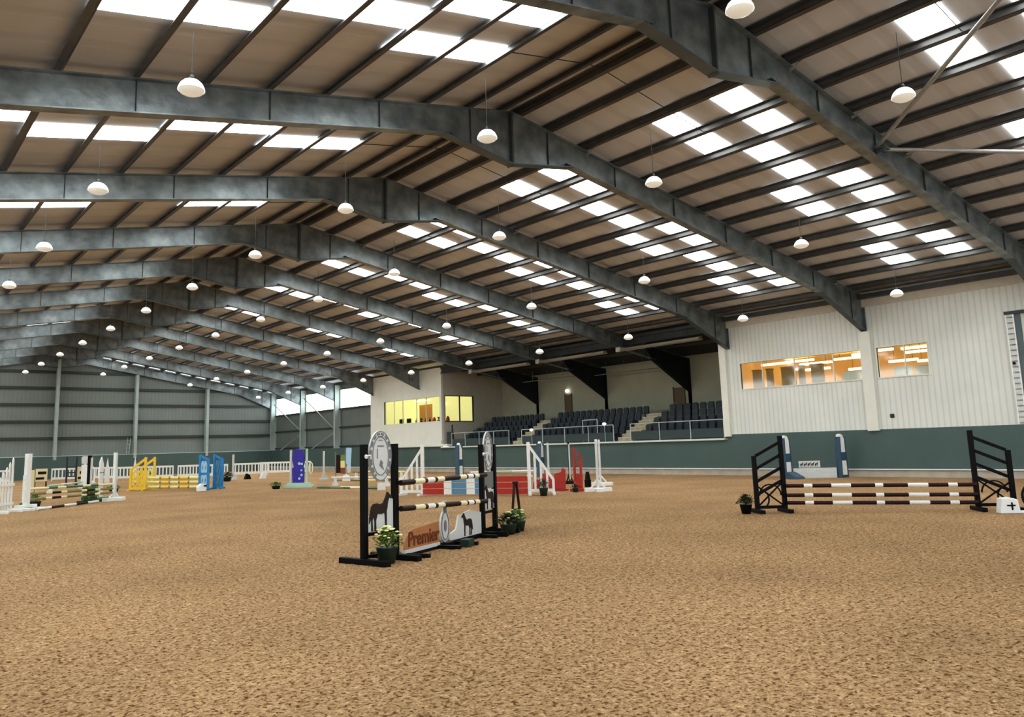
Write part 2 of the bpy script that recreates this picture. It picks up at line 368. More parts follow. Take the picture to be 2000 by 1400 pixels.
# portal frames
DEP = .764
def frame(n):
    y = fy(n)
    lab = 'grey steel portal frame, %s counted back from the gable wall' % ORD[10 - n]
    if n == 10: lab = 'grey steel portal frame standing against the gable wall'
    t = thing('portal_frame', lab, 'steel frame', (0, y, 0), 0, 'steel portal frames of the hall')
    stand = n in (3, 4, 5)
    for side in (1, -1):
        xe = XB if (stand and side > 0) else W
        ht = 3.5
        tip = zt(xe) - DEP - .95 if not stand or side < 0 else 4.75
        if not (stand and side > 0): tip = 6.26
        x1 = 2.45                                             # end of the ridge haunch
        zb = lambda x: zt(x) - DEP
        xh = xe - ht
        S = side
        web = MB()
        pts = [(0, zt(0)), (S * xe, zt(xe)), (S * xe, tip), (S * xh, zb(xh)), (S * x1, zb(x1)), (0, 9.79)]
        web.poly(pts, .018)
        # flanges
        def fl(a, b, w=.30, th=.028): web.bar((S * a[0], 0, a[1]), (S * b[0], 0, b[1]), w, th)
        fl((0, zt(0) - .014), (xe, zt(xe) - .014)); fl((x1 - .3, zb(x1 - .3)), (xh + .3, zb(xh + .3)))
        o = web.build('rafter', M['rafter'], t)
        hb = MB()
        hb.bar((0, 0, 9.79), (S * x1, 0, zb(x1)), .30, .03); hb.build('ridge_haunch', M['steel'], t)
        hb = MB(); hb.bar((S * xh, 0, zb(xh)), (S * xe, 0, tip), .24, .03); hb.bar((S * xe, 0, tip), (S * xe, 0, zt(xe)), .24, .03, up=(1, 0, 0))
        hb.build('eaves_haunch', M['shadesteel'] if stand and S > 0 else M['steel'], t)
        if stand and S > 0:
            hw = MB(); hw.poly([(xh - .6, zb(xh - .6) + .7), (xe - .02, zt(xe) - .04), (xe - .02, tip + .03), (xh, zb(xh) + .02)], .03); hw.build('shade_dark_haunch_web', M['shadesteel'], t)  # extra plate carrying the stand's shade as dark colour
        for kx in (1, 3, 5, 7, 9, 11, 13, 15):
            x = 1.47 * kx
            if x > xe - .5: break
            bot = zb(x) if x < xh else zb(xh) + (tip - zb(xh)) * (x - xh) / ht
            if x < x1: bot = 9.79 + (zb(x1) - 9.79) * x / x1
            st = MB(); st.box(S * x - .006, S * x + .006, -.06, .06, bot + .02, zt(x) - .03)
            st.build('stiffener', M['plate'], t)
        for kx in (2, 4, 6, 8, 10, 12):
            x = 1.47 * kx + .12
            if x > xe - .5: break
            if S < 0: break
            st = MB(); st.bar((S * x, -.10, zt(x) - .16), (S * x, -.55, zt(x) + .05), .03, .03)
            st.box(S * x - .05, S * x + .05, -.3, -.1, zt(x) - .12, zt(x) - .10)
            st.build('fly_brace', M['brace'], t)
        # column
        cx = xe + (.2 if (n <= 2 or n in (6, 7)) and S > 0 else 0); cz = zt(cx + .3)
        if n == 6 and S > 0: continue
        c = MB(); c.box(S * cx, S * (cx + .02), -.14, .14, 0, cz - .1); c.box(S * (cx + .56), S * (cx + .58), -.14, .14, 0, cz - .1)
        c.box(S * (cx + .02), S * (cx + .56), -.008, .008, 0, cz - .1)
        if S > 0 and n <= 2 and n > -3: pass
        c.build('column', M['gcol'] if n > 6 else (M['shadesteel'] if stand else M['steel']), t)
    p = MB(); p.box(-.03, .03, -.13, .13, 9.74, zt(0) - .01); p.build('ridge_end_plate', M['plate'], t)
for n in range(-2, 11): frame(n)

# roof bracing tubes springing from the frame nearest the camera
def brace(name, a, b, r, lab, cat='bracing'):
    mb = MB(); mb.tube(a, b, r, 12)
    return tag(mb.build(name, M['brace']), lab, cat)
brace('bracing_tube', (7.25, 9.75, 9.62), (.9, 3.0, 10.55), .055, 'grey roof bracing tube rising from the big rafter toward the ridge')
brace('bracing_tube', (7.45, 9.65, 9.58), (13.1, 3.0, 8.5), .055, 'grey roof bracing tube running level from the big rafter')
mb = MB(); mb.box(7.15, 7.6, 9.5, 9.74, 9.53, 9.57); mb.box(7.2, 7.24, 9.5, 9.74, 9.45, 9.65)
tag(mb.build('gusset_plate', M['steel']), 'small steel gusset plate where two bracing tubes meet the big rafter', 'plate')

# ---- walls on the grandstand side
XK = 19.98
Yc0, Yc1, Yb0, Yb1 = YN - 6, 24.2, 48.95, 59.3
def wall_x(x0, x1, holes, ya, yb, z0, z1, mb):
    """wall with rectangular holes [(ya,yb,za,zb)] cut as a grid of boxes"""
    ys = sorted({ya, yb, *[h[0] for h in holes], *[h[1] for h in holes]})
    zs = sorted({z0, z1, *[h[2] for h in holes], *[h[3] for h in holes]})
    for i in range(len(ys) - 1):
        for j in range(len(zs) - 1):
            cy_, cz_ = (ys[i] + ys[i + 1]) / 2, (zs[j] + zs[j + 1]) / 2
            if any(h[0] < cy_ < h[1] and h[2] < cz_ < h[3] for h in holes): continue
            mb.box(x0, x1, ys[i], ys[i + 1], zs[j], zs[j + 1])
WIN = [(17.05, 23.2, 4.20, 5.46), (14.33, 16.40, 4.20, 5.48)]
mb = MB(); wall_x(20.09, 20.24, WIN, Yc0, Yc1 - .25, 2.0, 7.32, mb); struct(mb, 'wall_right', M['cream'], 'cream ribbed wall with two lit windows')
mb = MB(); mb.box(20.24, XB, Yc1 - .35, Yc1 - .2, 2, 7.7); struct(mb, 'wall_right', M['cream_back'], 'cream return wall beside the grandstand')
mb = MB(); mb.box(20.05, 20.26, Yc0, Yc1 - .25, 7.32, 7.97); struct(mb, 'trim_1', M['trimtan'], 'tan fascia band above the cream wall')
mb = MB(); mb.box(19.7, 20.02, Yc0, Yc1, 7.66, 7.84); tag(mb.build('eaves_beam', M['plate']), 'dark steel eaves beam running above the cream wall', 'steel beam')
mb = MB(); mb.box(19.94, 20.5, Yc1 - .25, Yc1 + .12, 1.9, 7.0); struct(mb, 'trim_2', M['cream_flat'], 'pale corner post at the end of the cream wall')
mb = MB(); mb.box(19.93, 20.12, fy(1) - .28, fy(1) + .2, 1.95, 6.24); struct(mb, 'trim_3', M['cream_flat'], 'cream casing around the column between the two windows')
# kickboard
def kick(ya, yb, ztop, nm, lab):
    mb = MB(); mb.poly([(XK - .02, .34), (20.12, .34), (20.12, ztop), (XK + .08, ztop)], abs(yb - ya), None, 'xz', (ya + yb) / 2); return struct(mb, nm, M['kick'], lab)
kick(Yc0, Yc1, 2.0, 'wall_right', 'dark green kickboard below the cream wall')
kick(Yc1, Yb0, 1.74, 'wall_right', 'dark green kickboard in front of the grandstand')
kick(Yb0, YF, 1.98, 'wall_right', 'dark green kickboard beyond the grandstand')
mb = MB(); mb.box(XK - .06, 20.1, Yc0, YF, .30, .345); struct(mb, 'trim_4', M['whitegloss'], 'white strip along the foot of the kickboard')
mb = MB(); mb.box(XK, 20.2, Yc0, YF, 0, .30); struct(mb, 'baseboard_right', M['plinth'], 'pale concrete plinth under the kickboard')
mb = MB(); mb.box(XK - .06, 20.7, Yc1 + .12, Yb0, 1.74, 1.83); struct(mb, 'trim_5', M['ledge'], 'pale ledge on top of the grandstand kickboard')
mb = MB(); mb.box(19.90, 20.3, Yb0 - .9, Yb1, 1.86, 2.02); mb.box(19.98, 20.2, Yb0, Yb1, 2.02, 2.3); struct(mb, 'trim_6', M['cream_flat'], 'pale ledge under the control booth')
# windows in the cream wall: frame bars, panes
def window(nm, x, ya, yb, z0, z1, cuts, mframe, lab):
    mb = MB(); w = .05
    mb.box(x - .04, x + .06, ya, yb, z0 - w, z0); mb.box(x - .04, x + .06, ya, yb, z1, z1 + w)
    mb.box(x - .04, x + .06, ya - w, ya, z0 - w, z1 + w); mb.box(x - .04, x + .06, yb, yb + w, z0 - w, z1 + w)
    for c in cuts: mb.box(x - .02, x + .04, c - .02, c + .02, z0, z1)
    f = struct(mb, nm, mframe, lab)
    g = MB(); g.box(x + .012, x + .018, ya, yb, z0, z1); g.build('pane', M['glass'], f)
    return f
window('window_%d' % (wn + 1), 20.1, *WIN[0], [18.4, 20.3, 22.0], M['cream_flat'], 'long lit window with amber room behind')
window('window_%d' % (wn + 2), 20.1, *WIN[1], [15.25], M['cream_flat'], 'short lit window near the tall slatted strip')
# the amber room behind those windows, its light put into glowing walls
mb = MB(); mb.box(27.0, 27.1, 8, 23.8, 3, 6); mb.box(20.3, 27, 8, 8.1, 3, 6); mb.box(20.3, 27, 23.75, 23.85, 3, 6)
struct(mb, 'wall_right', M['amber'], 'amber walls with added glow in the room behind the windows')
mb = MB(); mb.box(20.3, 27, 8, 23.8, 5.75, 5.8); struct(mb, 'ceiling', M['amber'], 'amber ceiling with added glow in the room behind the windows')
mb = MB(); mb.box(20.3, 27, 8, 23.8, 3.0, 3.05); struct(mb, 'floor', M['door'], 'floor of the room behind the windows')
random.seed(3)
q = 0
for (x, y, z, ln) in [(21.6, 22.2, 5.42, 1.5), (22.2, 20.4, 5.3, 1.6), (22.9, 18.3, 5.58, 1.2), (23.2, 21.8, 5.6, 1.5), (23.4, 19.2, 5.5, 1.8), (21.4, 16.9, 5.5, 1.2), (21.6, 15.2, 5.3, 1.4), (23.6, 16.2, 5.68, 1.4), (24.4, 23.0, 5.3, .9), (21.45, 19.9, 4.95, 1.2), (21.4, 17.8, 4.78, 1.1), (21.4, 15.9, 4.95, 1.2), (21.3, 14.8, 4.85, .9)]:
    mb = MB(); mb.box(x - .09, x + .09, y - ln / 2, y + ln / 2, z - .05, z + .05)
    hang = MB()
    t = mb.build('strip_light', M['bar']); q += 1
    tag(t, 'warm glowing strip light hanging in the amber room, %s along' % ORD[q - 1], 'strip light', 'strip lights in the room behind the windows')
    for s in (-1, 1): hang.tube((x, y + s * ln / 3, z + .03), (x, y + s * ln / 3, 5.76), .008, 5)
    hang.build('hanger', M['cord'], t)
for i, (y, w_) in enumerate([(22.9, .35), (22.2, .22), (21.2, .6), (20.5, .18), (19.7, .5)]):
    mb = MB(); mb.box(20.9, 21.2, y - w_ / 2, y + w_ / 2, 3.05, 5.1); mb.box(20.88, 21.22, y - w_ / 2 - .03, y + w_ / 2 + .03, 5.1, 5.16)
    for zz in (3.7, 4.25, 4.7): mb.box(20.885, 20.9, y - w_ / 2, y + w_ / 2, zz - .02, zz + .02)
    tag(mb.build('cupboard', M['amberdark_glow'], bevel=.01), 'tall dark wooden cupboard with added glow, %s from the stand end of the lit window' % ORD[i], 'cupboard', 'cupboards in the amber room')
for i, y in enumerate((18.1, 17.3, 15.8, 14.9)):
    mb = MB(); mb.box(21.05, 21.09, y - .38, y + .38, 4.28, 4.62); mb.box(21.04, 21.1, y - .40, y + .40, 4.62, 4.65)
    for s in (-.3, .3): mb.box(21.0, 21.2, y + s - .03, y + s + .03, 3.05, 4.28)
    tag(mb.build('white_screen', M['whitegloss']), 'white screen on legs behind the lit window, %s from its stand end' % ORD[i], 'screen', 'white screens behind the windows')
# small round socket on the wall and the tall slatted strip
mb = MB(); mb.box(20.03, 20.09, 15.93, 16.09, 2.47, 2.63); mb.tube((20.0, 16.01, 2.55), (20.04, 16.01, 2.55), .05, 10)
tag(mb.build('wall_socket', M['girt'], bevel=.01), 'small dark square socket on the cream wall below the short window', 'socket')
t = thing('slatted_strip', 'tall white slatted strip fixed upright on the cream wall', 'wall strip', (20.0, 11.15, 2.05))
mb = MB(); mb.box(-.03, .02, -.11, -.07, 0, 4.2); mb.box(-.03, .02, .14, .18, 0, 4.2); mb.build('side_rail', M['whitegloss'], t)
mb = MB()
for i in range(20): mb.box(-.02, .03, -.07, .14, .04 + i * .21, .04 + i * .21 + .15)
mb.build('slat_panel', M['sign'], t)
mb = MB(); mb.box(-.06, .08, -.45, .2, 4.12, 4.24); mb.build('head_box', M['girt'], t)
mb = MB(); mb.box(.03, .08, -.30, -.12, 0, 4.12); mb.build('painted_shadow_strip', M['steel'], t)  # dark strip drawn in for the shadow gap beside the slats
mb = MB(); mb.box(-.08, -.03, .02, .1, 2.2, 2.3); mb.build('catch', M['black'], t)

# ---- grandstand recess
mb = MB()
dz = [(42.0, 1.0, 5.45), (31.7, .95, 5.0)]
wall_x(XB, XB + .15, [], Yc1 - .2, Yb0 + .1, 1.5, 7.2, mb); struct(mb, 'wall_back', M['cream_back'], 'cream back wall of the grandstand')
mb = MB(); mb.box(20.25, XB, Yb0, Yb0 + .15, 5.62, 7.9); mb.box(20.25, XB, Yb0, Yb0 + .15, 1.9, 3.66); mb.box(23.05, XB, Yb0, Yb0 + .15, 3.66, 5.62); mb.box(20.25, 20.36, Yb0, Yb0 + .15, 3.66, 5.62)
struct(mb, 'wall_right', M['trimtan'], 'side wall of the control booth, its shade painted tan')  # tan puts the shade on this side into the colour
for i, (y, w_, h_) in enumerate([(41.5, .62, 5.3), (31.65, .8, 5.05)]):
    mb = MB(); mb.box(XB - .05, XB, y - w_ / 2, y + w_ / 2, 3.1, h_); mb.box(XB - .08, XB, y - w_ / 2 - .05, y - w_ / 2, 3.1, h_ + .05); mb.box(XB - .08, XB, y + w_ / 2, y + w_ / 2 + .05, 3.1, h_ + .05)
    d = struct(mb, 'door_%d' % (i + 1), M['door'], 'brown door in the back wall of the grandstand')
    k_ = MB(); k_.tube((XB - .12, y + w_ / 3, 4.1), (XB - .04, y + w_ / 3, 4.1), .03, 8); k_.build('door_handle', M['rail'], d)
mb = MB(); mb.lathe([(0, .14), (.10, .10), (.13, 0), (.10, -.08), (0, -.11)], 14, None, (0, 0, 0)); o = mb.build('wall_lamp', M['lenslit']); o.location = (XB - .15, 41.5, 5.52)
tag(o, 'small round glowing lamp above the narrow back wall door', 'lamp')
# terrace
NR = 4; TR = .74; RS = .385; XS = 20.75; ZS = 1.90
mb = MB()
for i in range(NR): mb.box(XS + TR * i - (.05 if i == 0 else 0), XS + TR * (i + 1), Yc1, Yb0, 0.35, ZS + RS * i)
mb.box(XS + TR * NR, XB, Yc1, Yb0, .35, ZS + RS * (NR - 1))
struct(mb, 'floor', M['terrace'], 'stepped dark terrace floor of the grandstand')
AIS = [(30.75, 31.9), (40.25, 41.3)]
for i, (a, b) in enumerate(AIS):
    mb = MB(); 
    for j in range(NR * 2):
        mb.box(XS - .3 + TR / 2 * j, XS - .3 + TR / 2 * (j + 1) + .02, a, b, ZS - .06 + RS / 2 * j, ZS - .06 + RS / 2 * (j + 1) + .02)
    t = tag(mb.build('stair_flight', M['stair']), ['tan stair flight in the seating beside the cream wall block', 'tan stair flight in the seating nearer the control booth'][i], 'stairs')
    mb = MB()
    for j in range(NR * 2): mb.box(XS - .31 + TR / 2 * j, XS - .24 + TR / 2 * j, a, b, ZS - .05 + RS / 2 * (j + 1), ZS - .03 + RS / 2 * (j + 1))
    mb.build('nosing', M['ledge'], t)
# seats
def make_seat():
    t = thing('stadium_seat', 'x', 'seat')
    b = MB()
    b.poly([(-.20, .42), (.20, .42), (.22, .78), (.16, .86), (-.16, .86), (-.22, .78)], .04, None, 'yz', .18)
    b.build('backrest', M['navy'], t, bevel=.012)
    b = MB(); b.poly([(-.19, .40), (.19, .40), (.20, .80), (-.20, .80)], .035, None, 'yz', .12); b.box(-.02, .14, -.19, .19, .37, .41)
    b.build('seat_shell', M['navy'], t, bevel=.01)
    b = MB(); b.box(.02, .18, -.025, .025, 0, .40); b.box(0, .2, -.06, .06, 0, .02); b.build('bracket', M['steel'], t)
    return t
seat0 = make_seat(); first = True
BLK = [(24.65, 30.6, 'between the cream wall and the first stairs'), (32.05, 40.15, 'between the two stair flights'), (41.45, 47.4, 'between the stairs and the control booth')]
for (a, b, where) in BLK:
    short = {24.65: 'block by cream wall', 32.05: 'middle block', 41.45: 'block by booth'}[a]
    nse = int((b - a) / .52)
    for r in range(NR):
        for i in range(nse):
            o = seat0 if first else copy_tree(seat0); first = False
            o.location = (XS + TR * r + .42, a + .26 + i * (b - a - .04) / nse, ZS + RS * r)
            o['label'] = 'navy tip-up seat, %s row, %s counted from the cream wall, %s' % (['front', 'second', 'third', 'top'][r], ORD[i], short)
            o['group'] = '%s row of navy seats %s' % (['front', 'second', 'third', 'top'][r], where)
# guard rails
def guard(ya, yb, x, z, h, lab, n):
    t = thing('guard_rail', lab, 'guard rail', (x, ya, z)); L = yb - ya
    for i in range(n + 1):
        p = MB(); p.tube((0, L * i / n, 0), (0, L * i / n, h), .028, 8); p.build('post', M['rail'], t)
    p = MB(); p.tube((0, 0, h), (0, L, h), .026, 8); p.build('top_rail', M['rail'], t)
    p = MB(); p.box(-.006, .006, .04, L - .04, .06, h * .55); p.build('mesh_panel', M['railmesh'], t)
def _g(): pass
guard(24.5, 30.7, 20.2, 1.83, .95, 'pale steel guard rail on the ledge beside the cream wall', 3)
guard(32.0, 40.1, 20.2, 1.83, .95, 'pale steel guard rail on the ledge between the two stairs', 4)
guard(41.4, 47.9, 20.2, 1.83, .95, 'pale steel guard rail on the ledge next to the booth', 4)
for i, (y, lab) in enumerate([(24.55, 'tall pale handrail post at the cream wall end of the seating'), (34.6, 'pale hooped handrail at the edge of the middle seats')]):
    mb = MB(); mb.tube((20.35, y, 1.83), (20.35, y, 3.15), .03, 8)
    if i: mb.tube((20.35, y, 3.15), (20.35, y - 1.2, 3.15), .03, 8); mb.tube((20.35, y - 1.2, 3.15), (20.35, y - 1.2, 1.83), .03, 8)
    tag(mb.build('handrail', M['rail']), lab, 'handrail')
for i, (y, z) in enumerate([(32.5, 2.85), (38.9, 2.72)]):
    mb = MB(); mb.lathe([(0, -.1), (.1, -.06), (.13, 0), (.1, .07), (0, .1)], 12); o = mb.build('floodlight', M['lampwhite']); o.location = (20.0, y, z)
    p_ = MB(); p_.tube((.02, 0, -.1), (.02, 0, 1.83 - z), .02, 6); p_.build('stem', M['rail'], o)
    tag(o, ['small round white lamp on a stem by the first seating stairs', 'small round white lamp on a stem before the middle seats'][i], 'lamp')
mb = MB(); mb.box(20.3, 20.34, 48.0, 48.6, 1.85, 2.9); mb.box(20.3, 20.9, 48.6, 48.64, 1.85, 2.9); mb.box(20.28, 20.36, 47.95, 48.02, 1.85, 3.4)
tag(mb.build('gate_panel', M['girt']), 'dark framed gate panel between booth and seating', 'gate')
# eaves beam over the grandstand opening and heaters
mb = MB(); mb.box(20.0, 20.35, Yc1, Yb0, 7.62, 7.78); mb.box(20.16, 20.2, Yc1, Yb0, 7.3, 7.62); mb.box(20.0, 20.35, Yc1, Yb0, 7.26, 7.31)
tag(mb.build('eaves_beam', M['plate']), 'dark steel eaves beam above the grandstand opening', 'steel beam')
for i, (a, b) in enumerate([(24.95, 30.3), (31.6, 37.1), (38.3, 44.1)]):
    t = thing('tube_heater', 'long pale radiant tube heater hung over the seats, %s from the cream wall' % ORD[i], 'heater', (19.4, a, 6.93), 0, 'radiant tube heaters over the grandstand')
    L = b - a
    mb = MB(); mb.add([(-.22, 0, -.08), (-.10, 0, .07), (.10, 0, .07), (.22, 0, -.08), (-.22, L, -.08), (-.10, L, .07), (.10, L, .07), (.22, L, -.08)], [(0, 1, 5, 4), (1, 2, 6, 5), (2, 3, 7, 6), (0, 3, 2, 1), (4, 5, 6, 7)]); mb.build('reflector', M['duct'], t)
    mb = MB(); mb.tube((0, .2, -.03), (0, L + .1, -.03), .05, 8); mb.build('heater_tube', M['brace'], t)
    mb = MB(); mb.box(-.15, .15, L, L + .35, -.12, .16); mb.build('burner_box', M['duct'], t, bevel=.015)
    for f_ in (.15, .85):
        mb = MB(); mb.tube((0, L * f_, .06), (0, L * f_, .45), .012, 6); mb.build('hanger', M['cord'], t)
for i, (x, a, b, z) in enumerate([(24.5, 31.2, 37.4, 6.25), (24.3, 38.2, 44.5, 6.35)]):
    mb = MB(); mb.tube((x, a, z), (x, b, z), .035, 8)
    for j in range(4): mb.tube((x, a + (b - a) * (j + .3) / 4, z), (x, a + (b - a) * (j + .3) / 4, zt(x)), .012, 6)
    tag(mb.build('service_pipe', M['brace']), ['thin pale pipe hung under the roof over the middle seats', 'thin pale pipe hung under the roof near the booth'][i], 'pipe')

# ---- control booth
WB = (49.15, 57.1, 3.74, 5.58)
mb = MB(); wall_x(20.06, 20.24, [WB], Yb0, Yb1, 2.3, 7.72, mb); struct(mb, 'wall_right', M['cream_flat'], 'cream front wall of the control booth')
mb = MB(); mb.box(20.24, XB, Yb1 - .15, Yb1, 0.3, 7.7); struct(mb, 'wall_right', M['cream_flat'], 'far side wall of the control booth')
window('window_%d' % (wn + 3), 20.08, *WB, [51.0, 52.3, 54.3, 55.6], M['cream_flat'], 'wide lit window of the control booth')
mb = MB(); z0, z1 = 3.66, 5.62
for xx in (20.36, 21.75, 23.02): mb.box(xx, xx + .05, Yb0 - .02, Yb0 + .1, z0, z1)
for zz in (z0, z1 - .05): mb.box(20.36, 23.07, Yb0 - .02, Yb0 + .1, zz, zz + .06)
f = struct(mb, 'window_%d' % (wn + 4), M['girt'], 'side window of the control booth facing the seats')
g = MB(); g.box(20.4, 23.05, Yb0 + .04, Yb0 + .046, z0, z1); g.build('pane', M['glass'], f)
mb = MB(); mb.box(24.2, 24.3, Yb0 + .2, Yb1 - .2, 2.6, 6.3); mb.box(20.3, 24.2, Yb1 - .3, Yb1 - .2, 2.6, 6.3); struct(mb, 'wall_back', M['yellowroom_glow'], 'pale yellow walls with added glow inside the booth')
mb = MB(); mb.box(20.3, 24.2, Yb0 + .16, Yb1 - .2, 5.9, 5.95); struct(mb, 'ceiling', M['yellowroom_glow'], 'pale yellow ceiling with added glow inside the booth')
mb = MB(); mb.box(20.3, 24.2, Yb0 + .16, Yb1 - .2, 2.6, 2.7); struct(mb, 'floor', M['door'], 'floor inside the booth')
mb = MB(); mb.box(21.6, 21.7, 52.5, 54.2, 2.7, 5.2); mb.box(21.58, 21.6, 52.7, 54.0, 4.5, 5.0); tag(mb.build('cabinet', mat('amber_cabinet_added_glow', (.5, .22, .05), .5, emis=(.7, .3, .05), es=.3), bevel=.01), 'amber wooden cabinet with added glow inside the booth', 'cabinet')  # cabinet glows to imitate the light falling on it
mb = MB(); mb.box(21.2, 21.3, 52.2, 54.3, 5.45, 5.55); t = tag(mb.build('strip_light', M['bar']), 'bright strip light above the amber cabinet in the booth', 'strip light')
g = MB(); g.tube((21.25, 52.6, 5.5), (21.25, 52.6, 5.92), .01, 5); g.tube((21.25, 53.9, 5.5), (21.25, 53.9, 5.92), .01, 5); g.build('hanger', M['cord'], t)
mb = MB(); mb.box(21.0, 21.35, Yb0 + .3, 57.0, 3.66, 3.72)
for yy in (49.6, 53, 56.6): mb.box(21.03, 21.32, yy - .03, yy + .03, 2.7, 3.66)
tag(mb.build('desk', M['door'], bevel=.01), 'long desk behind the wide booth window', 'desk')
random.seed(11)
items = [(49.7, 'r'), (50.3, 'r'), (50.9, 'p'), (51.5, 'r'), (52.1, 'd'), (52.7, 'd'), (53.3, 'p'), (54.0, 'd'), (55.1, 'm'), (56.2, 'm')]
ci = {'r': 0, 'd': 0, 'p': 0, 'm': 0}
for y, kd in items:
    ci[kd] += 1; nth = ORD[ci[kd] - 1]
    if kd == 'r':
        mb = MB(); mb.lathe([(0, 0), (.13, 0), (.15, .15), (.11, .32), (.05, .40), (0, .42)], 12); o = mb.build('red_item', M['redthing']); lab, cat = 'small round red object on the booth desk, %s from the seating end' % nth, 'red object'  # unlit red shape for the reddish silhouettes behind the glass
    elif kd == 'd':
        mb = MB(); mb.lathe([(0, 0), (.08, 0), (.08, .2), (.03, .3), (.03, .42), (0, .42)], 12); o = mb.build('dark_bottle', M['black']); lab, cat = 'dark bottle on the booth desk, %s from the seating end' % nth, 'bottle'
    elif kd == 'p':
        mb = MB(); mb.lathe([(0, 0), (.1, 0), (.13, .18), (0, .18)], 12)
        for a_ in range(9):
            c_, s_ = math.cos(a_ * .7), math.sin(a_ * .7); mb.add([(0, 0, .16), (.08 * c_ - .03 * s_, .08 * s_ + .03 * c_, .34), (.16 * c_, .16 * s_, .42), (.08 * c_ + .03 * s_, .08 * s_ - .03 * c_, .34)], [(0, 1, 2, 3)], M['darkleaf'])
        o = mb.build('potted_plant', M['pot']); lab, cat = 'small potted plant on the booth desk, %s from the seating end' % nth, 'plant'
    else:
        mb = MB(); mb.box(-.03, .03, -.3, .3, .1, .45); mb.box(-.02, .02, -.05, .05, 0, .1); mb.box(-.08, .08, -.12, .12, 0, .02); o = mb.build('computer_monitor', M['black'], bevel=.008); lab, cat = 'dark computer monitor on the booth desk, %s from the seating end' % nth, 'monitor'
    o.location = (21.17, y, 3.72); tag(o, lab, cat)

# ---- side wall beyond the booth: cladding, translucent strip, braces
XW = 20.72
mb = MB(); mb.box(XW, XW + .1, Yb1, YF, 1.9, 5.6); struct(mb, 'wall_right', M['sideclad'], 'dark grey side wall beyond the booth')
mb = MB(); mb.box(XW, XW + .1, Yb1, YF, 5.6, 7.25); struct(mb, 'window_%d' % (wn + 5), M['sidelight'], 'glaring translucent strip high on the side wall')
mb = MB(); mb.box(XW, XW + .1, Yb1, YF, 7.25, 7.85); struct(mb, 'trim_7', M['sideclad'], 'dark strip under the eaves')
for i, z in enumerate((2.15, 3.85, 5.5)):
    mb = MB(); mb.box(XW - .14, XW - .02, Yb1, YF, z - .06, z + .06); struct(mb, 'trim_%d' % (8 + i), M['girt'], 'dark side wall girt')
kl = 0
for (a, b) in [((79.6, 6.7), (72.95, 3.6)), ((72.6, 6.9), (66.0, 3.55)), ((79.6, 1.6), (72.95, 3.6)), ((72.6, 1.6), (66.0, 3.55))]:
    bx_ = 20.35 if kl < 2 else 20.5
    mb = MB(); mb.tube((bx_, a[0], a[1]), (bx_, b[0], b[1]), .05, 8)
    tag(mb.build('bracing_tube', M['brace']), ['upper grey bracing tube in the bay next to the gable wall', 'upper grey bracing tube in the bay nearer the booth', 'lower grey bracing tube in the bay next to the gable wall', 'lower grey bracing tube in the bay nearer the booth'][kl], 'bracing'); kl += 1

# ---- gable wall
mb = MB(); mb.poly([(-20.9, 1.9), (20.9, 1.9), (20.9, zt(20.9) + PUR), (0, ZR + PUR), (-20.9, zt(20.9) + PUR)], .12, None, 'xz', YF + .45); struct(mb, 'wall_back', M['gable'], 'grey ribbed gable wall')
ng = 10
for z in (3.55, 5.02, 6.52, 8.0, 9.45):
    xe = min(20.3, (ZR - z) / TAN)
    mb = MB(); mb.box(-xe, xe, YF + .22, YF + .385, z - .12, z + .12); ng += 1; struct(mb, 'trim_%d' % ng, M['girt'], 'dark horizontal girt on the gable wall')
for i, x in enumerate((-13.4, -6.7, 0, 6.7, 13.4)):
    h = zt(abs(x)) - .82
    mb = MB(); mb.box(x - .13, x + .13, YF - .30, YF - .28, .3, h); mb.box(x - .13, x + .13, YF + .18, YF + .2, .3, h); mb.box(x - .01, x + .01, YF - .28, YF + .18, .3, h)
    mb.box(x - .2, x + .2, YF - .32, YF + .2, .26, .3)
    tag(mb.build('gable_column', M['gcol']), 'pale grey steel column on the gable wall, %s counted toward the grandstand side' % ORD[i], 'steel column', 'columns on the gable wall')
YK = YF - .34
mb = MB(); mb.poly([(YK - .06, .0), (YK + .6, .0), (YK + .6, 1.96), (YK + .06, 1.96)], 40.3, None, 'yz', 0)
struct(mb, 'wall_back', M['kick'], 'dark green kickboard along the gable wall')
mb = MB(); mb.box(-20.2, 20.0, YK + .03, YK + .7, 1.96, 2.0); struct(mb, 'trim_%d' % (ng + 1), M['ledge'], 'pale capping on the gable kickboard')
# side away from the grandstand (out of the picture, closes the hall)
mb = MB(); mb.box(-20.9, -20.75, YN - 6, YF, 0, 5.4); struct(mb, 'wall_left', M['sideclad'], 'grey side wall opposite the grandstand')
mb = MB(); mb.box(-20.9, -20.75, YN - 6, YF, 5.4, 7.7); struct(mb, 'window_%d' % (wn + 6), M['sidelight'], 'translucent strip high on the wall opposite the grandstand')
mb = MB(); mb.poly([(-20.05, 0), (-20.2, 0), (-20.2, 2), (-20.12, 2)], YF - YN + 6, None, 'xz', (YF + YN - 6) / 2); struct(mb, 'wall_left', M['kick'], 'dark green kickboard opposite the grandstand')

